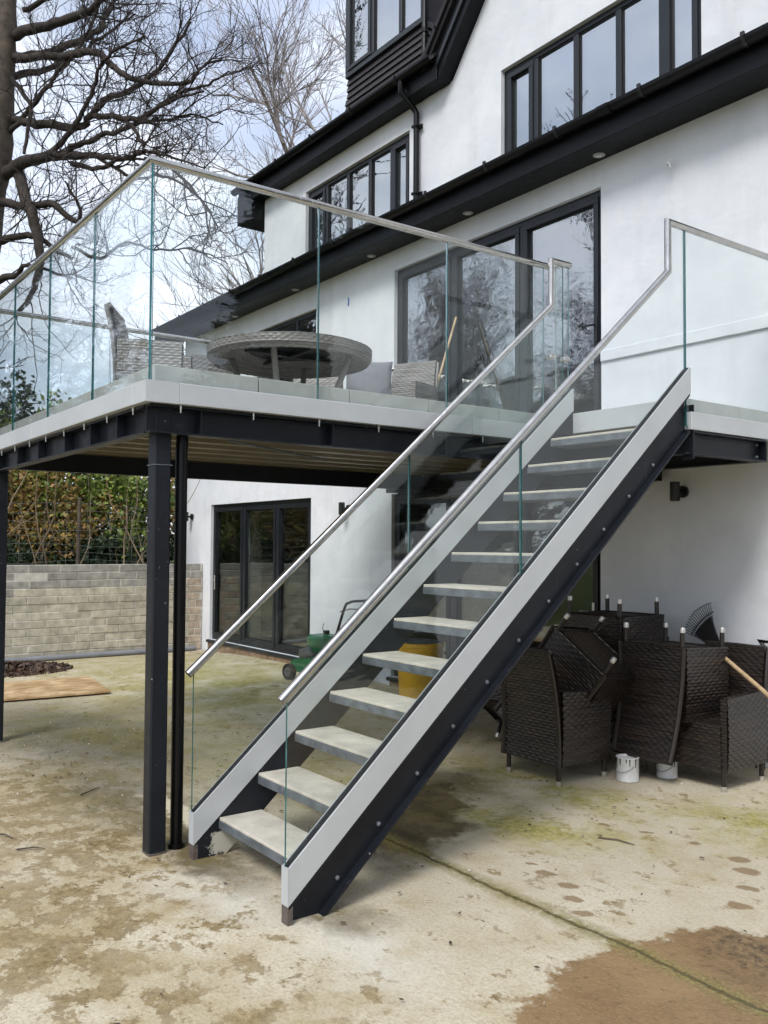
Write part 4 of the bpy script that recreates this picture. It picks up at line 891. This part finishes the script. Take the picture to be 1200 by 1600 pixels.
def make_chair(wm, label, cat='chair', group=None, W=.26, backz=.88, armz=.62, seatz=.42):
    t_ = thing('wicker_chair', (0,0,0), label, cat, group); z0 = .13; fy = -.24; by = .23; k = .045
    bt = by+.075
    bow = (0,-.035,0)
    weave_obj('backrest', slab_fns((-W,by,z0),(W,by,z0),(W-.03,bt,backz),(-W+.03,bt,backz),(0,1,0),.04,bow), wm, t_)
    for s_ in (-1,1):
        x = s_*(W-.012)
        weave_obj('armrest', slab_fns((x,fy,z0),(x,by,z0),(x*1.02,by+.0,armz),(x*1.02,fy-.01,armz-.02),(1,0,0),k,(s_*.006,0,0)), wm, t_)
        arm_top = [(bil((x*1.02-k/2,fy-.012,armz-.02),(x*1.02-k/2,by,armz),(x*1.02+k/2,by,armz),(x*1.02+k/2,fy-.012,armz-.02)), by-fy, k, -1),
                   (bil((x-k/2,fy-.006,z0),(x+k/2,fy-.006,z0),(x*1.02+k/2,fy-.016,armz-.02),(x*1.02-k/2,fy-.016,armz-.02)), k, armz-z0, 1)]
        weave_obj('arm_edge', arm_top, wm, t_)
        pts = [(s_*(W+.002-.03*(q/12)), by+.022+(bt-by)*q/12-.035*4*(q/12)*(1-q/12), z0+(backz-z0)*q/12) for q in range(13)]
        MB().tube(pts, .017, 8).build('back_edge', wm, t_, True)
    MB().tube([(-W+.03,bt+.0,backz),(0,bt+.008,backz+.004),(W-.03,bt+.0,backz)], .021, 8).build('top_rim', wm, t_, True)
    weave_obj('seat', [(bil((-W+.03,fy,seatz),(W-.03,fy,seatz),(W-.03,by,seatz),(-W+.03,by,seatz)), .46, .47, 1),
                       (bil((-W+.01,fy,z0+.01),(W-.01,fy,z0+.01),(W-.01,by,z0+.01),(-W+.01,by,z0+.01)), .5, .47, -1)], wm, t_)
    weave_obj('front_apron', slab_fns((-W+.03,fy,z0),(W-.03,fy,z0),(W-.03,fy-.005,seatz),(-W+.03,fy-.005,seatz),(0,1,0),.03), wm, t_)
    for sx in (-1,1):
        for sy in (fy+.012, by-.005):
            lg = MB().tube([(sx*(W-.028),sy,.034),(sx*(W-.028),sy,z0+.05)], .0165, 10).build('leg', wm, t_, True)
            MB().lathe([(.001,0),(.0165,0),(.0185,.004),(.0185,.034),(.001,.036)], (sx*(W-.028),sy,0), 12).build('foot_cap', 'silver', lg, True)
    return t_
chair = make_chair('wicker_dark', 'dark wicker armchair standing upright in front, closest to the stair flight', group='dark wicker chairs stored under the stair')
def place(c, loc, rot=(0,0,0)): c.location = loc; c.rotation_euler = rot; return c
PI = math.pi
place(chair, (.445,2.82,0), (0,0,PI+.0))
c = place(copy_tree(chair), (1.145,3.60,0), (0,0,.02)); tag(c, 'dark wicker armchair at the right, upright with its tall back to the wall')
c = place(copy_tree(chair), (.905,3.52,1.03), (PI-.05,0,0)); tag(c, 'dark wicker chair upside down with its back hanging in front of the paint tins')
c = place(copy_tree(chair), (.275,3.64,1.195), (PI,0,PI+.03)); tag(c, 'dark wicker chair upside down on top of the rear stack, highest of all')
c = place(copy_tree(chair), (.24,3.72,0), (0,0,.05)); tag(c, 'dark wicker armchair at the bottom of the rear stack, mostly hidden')
c = place(copy_tree(chair), (.66,3.12,.95), (PI-.12,.61,.08)); tag(c, 'dark wicker chair tipped upside down across the arms of the front chair')
c = place(copy_tree(chair), (-.22,3.06,.16), (-.55,.0,.35)); tag(c, 'dark wicker chair tipped over, its corner poking out below the stringer')
# feet of the hidden right stack stay on the ground

grey = make_chair('wicker_light', 'pale grey wicker chair with tall back left of the table', group='grey wicker chairs on the deck')
place(grey, (-1.88,.80,ZT), (0,0,PI-.55))
c = place(copy_tree(grey), (-2.86,1.92,ZT), (0,0,PI/2+.1)); tag(c, 'pale grey wicker armchair behind the round table, nearest the far balustrade')
c = place(copy_tree(grey), (-2.62,2.72,ZT), (0,0,PI/4+.1)); tag(c, 'pale grey wicker chair seen under the table rim, left of the grey cushion')
c = place(copy_tree(grey), (-2.05,3.36,ZT), (0,0,.45)); tag(c, 'pale grey wicker armchair right of the grey cushion')

# round table
TC = (-1.85,2.0); TR = .70; TZ = ZT+.74
tb = thing('round_table', (TC[0],TC[1],ZT), 'large round grey wicker table on the deck', 'table')
def ring(r0, z0, r1, z1):
    def fn(U, V): 
        a = 2*np.pi*U; r_ = r0+(r1-r0)*V; return np.stack([TC[0]+r_*np.cos(a), TC[1]+r_*np.sin(a), z0+(z1-z0)*V], -1)
    return fn
weave_obj('rim', [(ring(TR-.03,TZ-.115,TR,TZ-.075), 2*PI*TR, .05, 1),(ring(TR,TZ-.075,TR,TZ), 2*PI*TR, .075, 1),(ring(TR-.16,TZ-.06,TR-.03,TZ-.115), 2*PI*.6, .15, 1)], 'wicker_light', tb)
MB().lathe([(TR-.35,TZ-.02),(.001,TZ-.02)], (TC[0],TC[1],0), 48).build('dark_inset', 'black_plastic', tb); weave_obj('underside', [(ring(TR-.35,TZ-.022,TR-.155,TZ-.058), 2*PI*.45, .2, 1)], 'wicker_light', tb)
MB().lathe([(.001,.0),(TR-.02,.0),(TR-.015,.003),(TR-.02,.006),(.001,.006)], (TC[0],TC[1],TZ+.004), 48).build('glass_top', 'glass', tb, True)
for s_ in range(4):
    a = PI/4+s_*PI/2; dx, dy_ = math.cos(a), math.sin(a)
    MB().tube([(TC[0]+dx*.52,TC[1]+dy_*.52,TZ-.06),(TC[0]+dx*.40,TC[1]+dy_*.40,ZT+.36),(TC[0]+dx*.44,TC[1]+dy_*.44,ZT)], .026, 10).build('leg', 'wicker_light', tb, True)
MB().box(TC[0]-.42,TC[0]+.42,TC[1]-.03,TC[1]+.03,TZ-.06,TZ-.02).box(TC[0]-.03,TC[0]+.03,TC[1]-.42,TC[1]+.42,TZ-.058,TZ-.022).build('crossbar', 'black_plastic', tb)
# cushion: a plump square leaning on the chair
def cushion(loc, rot, label):
    n_ = 22; u = np.linspace(-1,1,n_); U, V = np.meshgrid(u,u,indexing='ij'); e = (1-np.abs(U)**3.2)*(1-np.abs(V)**3.2)
    rg = np.random.default_rng(3); th = .085*np.sqrt(np.clip(e,0,1))+.006*np.sin(5*U+2*V)*e
    px = .23*U*(1-.07*(1-np.abs(V)**2)); py = .23*V*(1-.07*(1-np.abs(U)**2))
    top = np.stack([px,py,th],-1).reshape(-1,3); bot = np.stack([px,py,-th],-1).reshape(-1,3)
    i, j = np.meshgrid(np.arange(n_-1),np.arange(n_-1),indexing='ij'); a = (i*n_+j).ravel(); F = np.stack([a,a+n_,a+n_+1,a+1],1)
    o = fast_mesh('cushion', np.concatenate([top,bot]), np.concatenate([F,F[:,::-1]+n_*n_]), 'cushion', None, True); o.location = loc; o.rotation_euler = rot; tag(o, label, 'cushion')
cushion((-2.12,3.02,ZT+.62), (1.25,0,.95), 'plump grey fabric cushion leaning between table and chair')
# broom against the terrace door
br = thing('broom', (-2.07,3.6,ZT), 'broom with wooden handle leaning on the terrace door', 'broom')
MB().tube([(-2.06,3.62,ZT+.12),(-2.13,4.12,ZT+1.42)], .013, 10).build('handle', 'wood', br, True)
MB().box(-2.24,-1.88,3.56,3.63,ZT+.08,ZT+.14,.01).build('head', 'wood', br); MB().box(-2.23,-1.89,3.565,3.625,ZT,ZT+.08).build('bristles', 'black_plastic', br)

# ---------------------------------------------------------------- yard things
def can(x, y, r_, h, label, bail=True):
    t_ = thing('paint_can', (x,y,0), label, 'paint can', 'used paint cans by the chairs')
    MB().lathe([(.001,.001),(r_,.001),(r_+.002,.004),(r_,.008),(r_,h-.008),(r_+.003,h-.004),(r_+.002,h),(r_-.008,h),(r_-.01,h-.012),(.001,h-.014)], (x,y,0), 28).build('body', 'canwhite', t_, True)
    MB().tube([(x+r_*math.cos(a),y+r_*math.sin(a)-.012,h*.72-.05*math.sin((a-PI)*1.0)) for a in np.linspace(PI*1.05,PI*1.95,12)], .002, 5).build('handle', 'galv', t_, True)
    rg = random.Random(int(x*100))
    for k in range(7):
        a = PI*(1.1+.14*k)+rg.uniform(-.1,.1); L = rg.uniform(.03,.10); x_, y_ = x+(r_+.0015)*math.cos(a), y+(r_+.0015)*math.sin(a)
        MB().tube([(x_,y_,h-.006),(x_,y_,h-L)], [.005,.002], 5).build('paint_drip', 'frame', t_)
can(.835,3.10,.075,.16,'white paint can with dark drips in front of the wicker chairs'); can(.93,3.40,.07,.135,'second white paint can tucked behind the hanging back of the upside down chair')

# lawn mower
mw = thing('lawn_mower', (-4.0,3.77,0), 'green lawn mower with black handle by the white wall', 'lawn mower')
mo = Matrix.Translation((-4.0,3.77,0)) @ Matrix.Rotation(R(12), 4, 'Z')       # local: front to -x
def T(q): return tuple(mo @ Vector(q))
def tb_(pts, r_, name, mat, par, k=10): return MB().tube([T(q) for q in pts], r_, k).build(name, mat, par, True)
dk = MB(); dk.prism([(-.40,.10),(-.36,.23),(-.10,.27),(.25,.27),(.40,.18),(.40,.09)], 'y', -.22, .22); dk.v = [T(q) for q in dk.v]; dk.build('deck_housing', 'mower_green', mw)
for (x, y, r_) in ((-.36,-.25,.095),(-.36,.25,.095),(.30,-.25,.105),(.30,.25,.105)):
    w = tb_([(x,y-.025,r_),(x,y+.025,r_)], r_, 'wheel', 'tyre', mw, 22); tb_([(x,y-.029,r_),(x,y+.029,r_)], r_*.55, 'hub', 'engine', w, 16)
MB().lathe([(.001,.27),(.15,.27),(.16,.30),(.15,.36),(.09,.38),(.001,.38)], T((-.24,0,-.02)), 24).build('engine', 'engine', mw, True)
eg = MB(); eg.lathe([(.001,.34),(.12,.36),(.185,.44),(.195,.53),(.175,.555),(.06,.57),(.001,.57)], T((-.05,0,-.03)), 24).build('engine_cover', 'mower_green', mw, True)
tb_([(-.02,.02,.53),(-.02,.02,.58)], .035, 'fuel_cap', 'black_plastic', mw, 14)
tb_([(-.15,.1,.53),(-.17,.1,.60),(-.15,.1,.65)], .004, 'cable', 'black_plastic', mw, 6)
hp = [(.12,-.19,.22),(.36,-.19,.60),(.46,-.19,.85),(.48,-.17,.92),(.52,-.12,.945),(.52,.12,.945),(.48,.17,.92),(.46,.19,.85),(.36,.19,.60),(.12,.19,.22)]
tb_(hp, .0155, 'handle', 'black_plastic', mw); tb_([(.37,-.19,.62),(.40,-.1,.66),(.40,.1,.66),(.37,.19,.62)], .011, 'handle_brace', 'black_plastic', mw)
tb_([(.42,-.21,.83),(.43,-.06,.855),(.43,.18,.835)], .006, 'control_bar', 'black_plastic', mw, 6)

# yellow tub with a dark lid
yb = thing('yellow_bin', (-2.32,3.80,0), 'yellow plastic bin seen between the stair treads', 'bin')
MB().lathe([(.001,.005),(.20,.005),(.208,.02),(.235,.56),(.25,.565),(.25,.60),(.238,.605),(.228,.57),(.20,.06),(.001,.05)], (-2.30,3.80,0), 12).build('body', 'yellow', yb, True)
MB().lathe([(.225,.58),(.228,.608),(.15,.625),(.001,.63)], (-2.30,3.80,0), 20).build('lid', 'black_plastic', yb, True)
for a in (.9,4.0): MB().tube([(-2.30+.25*math.cos(a-.25),3.80+.25*math.sin(a-.25),.50),(-2.30+.285*math.cos(a),3.80+.285*math.sin(a),.47),(-2.30+.25*math.cos(a+.25),3.80+.25*math.sin(a+.25),.50)], .009, 8).build('handle', 'black_plastic', yb, True)

# leaf rake leaning head up, wooden handle towards the right
rk = thing('leaf_rake', (1.75,3.75,0), 'black fan leaf rake with pale wooden handle leaning behind the chairs', 'rake')
H0 = Vector((.98,3.93,.86)); tip = Vector((.66,4.08,1.10)); ax_ = (tip-H0).normalized(); sd_ = ax_.cross(Vector((0.15,-1,.1))).normalized(); nr_ = sd_.cross(ax_)
rt_ = []
for k in range(17):
    f = (k-8)/8; dr = (ax_*math.cos(f*.42)+sd_*math.sin(f*.42)); L = .40-.03*abs(f); p0 = H0+sd_*f*.02; p1 = H0+dr*L*.6-nr_*.03*(1-abs(f)); p2 = H0+dr*L; p3 = p2+nr_*-.03+dr*.012
    MB().tube([p0,p1,p2,p3], .0038, 5).build('tine', 'galv', rk, True)
q = MB().add([H0+sd_*.03*s_ for s_ in (-1,1)]+[H0+(ax_*math.cos(f)+sd_*math.sin(f))*.26-nr_*.012*(1-abs(f)) for f in (.40,.2,0,-.2,-.40)], [(0,6,5,4,3,2,1)])
q.v = q.v+[tuple(Vector(v)+nr_*.006) for v in q.v]; q.f += [tuple(i+7 for i in q.f[0])]+[(i,(i+1)%7,(i+1)%7+7,i+7) for i in range(0)]; q.mi = [0]*len(q.f); q.build('web_plate', 'black_plastic', rk)
MB().tube([H0+(ax_*math.cos(f*.42)+sd_*math.sin(f*.42))*.30-nr_*.02 for f in np.linspace(-1,1,9)], .006, 6).build('cross_brace', 'black_plastic', rk, True)
MB().tube([H0, Vector((1.15,3.74,.822))], .014, 8).build('socket', 'black_plastic', rk, True)
MB().tube([(1.14,3.74,.825),(1.54,3.58,.65),(2.7,3.15,.02)], .0145, 12).build('handle', 'wood', rk, True)
# digging fork and spade against the wall at the right edge
fk = thing('garden_fork', (1.32,4.0,0), 'black garden fork with D handle against the wall at the right edge', 'fork')
MB().tube([(1.215,4.16,.85),(1.175,4.155,.905),(1.34,4.155,.905),(1.30,4.16,.85),(1.278,4.15,.77)], .014, 8).tube([(1.215,4.16,.85),(1.278,4.15,.77)], .014, 8).build('grip', 'black_plastic', fk, True)
MB().tube([(1.278,4.15,.77),(1.29,4.06,.19)], .016, 10).build('shaft', 'black_plastic', fk, True)
MB().tube([(1.20,4.05,.02),(1.20,4.06,.155),(1.23,4.06,.185),(1.35,4.06,.185),(1.38,4.06,.155),(1.38,4.05,.02)], .008, 8).tube([(1.26,4.06,.185),(1.26,4.05,.02)], .007, 8).tube([(1.32,4.06,.185),(1.32,4.05,.02)], .007, 8).build('tines', 'black_plastic', fk, True)
# board lying on the yard
ob = MB().box(-.56,.56,-1.1,1.1,0,.022,.002).build('plywood_board', 'osb'); ob.location = (-5.15,.38,.016); ob.rotation_euler = (.006,.004,-.12)
tag(ob, 'weathered flat wood particle board lying on the ground at left', 'board')
# leaves swept up beside the wall, loose leaves and grit
rg = np.random.default_rng(9)
def pile(k):
    a = rg.uniform(0,2*np.pi,k); r_ = np.sqrt(rg.uniform(0,1,k)); x = -7.1+.75*r_*np.cos(a); y = .85+.95*r_*np.sin(a); z = -.05+.012+.09*(1-r_**2)*rg.uniform(.2,1,k); return np.stack([x,y,z],1)
V, F = leaf_cloud(2600, pile, .045, rg); o = fast_mesh('leaf_pile', V, F, 'litter'); tag(o, 'heap of dead brown leaves beside the block wall', 'leaves', kind='stuff')
def loose(k):
    x = rg.uniform(-8,3.6,k); y = rg.uniform(-1.6,4.1,k)
    near = rg.uniform(0,1,k); x = np.where(near < .3, rg.normal(.3,1.2,k), x); y = np.where(near < .3, rg.normal(2.0,1.0,k), y); m2 = near > .62; x = np.where(m2, rg.normal(-2.2,1.0,k), x); y = np.where(m2, rg.normal(.55,.5,k), y); y = np.clip(y,-2,4.15)
    z = -.085*np.clip((-5.5-x)/2.6, 0, 1)**1.5+.010+rg.uniform(0,.006,k); return np.stack([x,y,z],1)
V, F = leaf_cloud(640, loose, .016, rg); V[:,2] = .25*V[:,2]+.75*np.repeat(V.reshape(-1,4,3)[:,:,2].mean(1),4); o = fast_mesh('leaf_litter', V, F, 'litter'); tag(o, 'scattered dead leaf scraps on the concrete', 'leaves', kind='stuff')
V, F = leaf_cloud(900, loose, .0055, rg, .8); V[:,2] = np.maximum(V[:,2], .003-.085*np.clip((-5.5-V[:,0])/2.6,0,1)**1.5); M['grit'] = leafmat('grit', [(.05,.04,.03),(.5,.47,.4),(.2,.17,.12),(.62,.6,.55)]); o = fast_mesh('grit', V, F, 'grit'); tag(o, 'small stones and grit on the concrete', 'grit', kind='stuff')
for i, (x, y, a, L, lb) in enumerate(((-.35,-.62,.5,.16,'thin twig on the mossy ground left of the corner post'),(-.05,-.55,1.1,.14,'short bent twig nearer the corner post'),(1.62,2.02,.35,.20,'thin twig on the concrete right of the stair flight'),(-.95,.05,2.2,.2,'long twig left of the post on mossy ground'))):
    q = MB().tube([(x-L/2*math.cos(a),y-L/2*math.sin(a),.007),(x,y+.015,.012),(x+L/2*math.cos(a),y+L/2*math.sin(a),.006)], [.005,.004,.002], 6).build('twig', 'bark', None, True); tag(q, lb, 'twig')
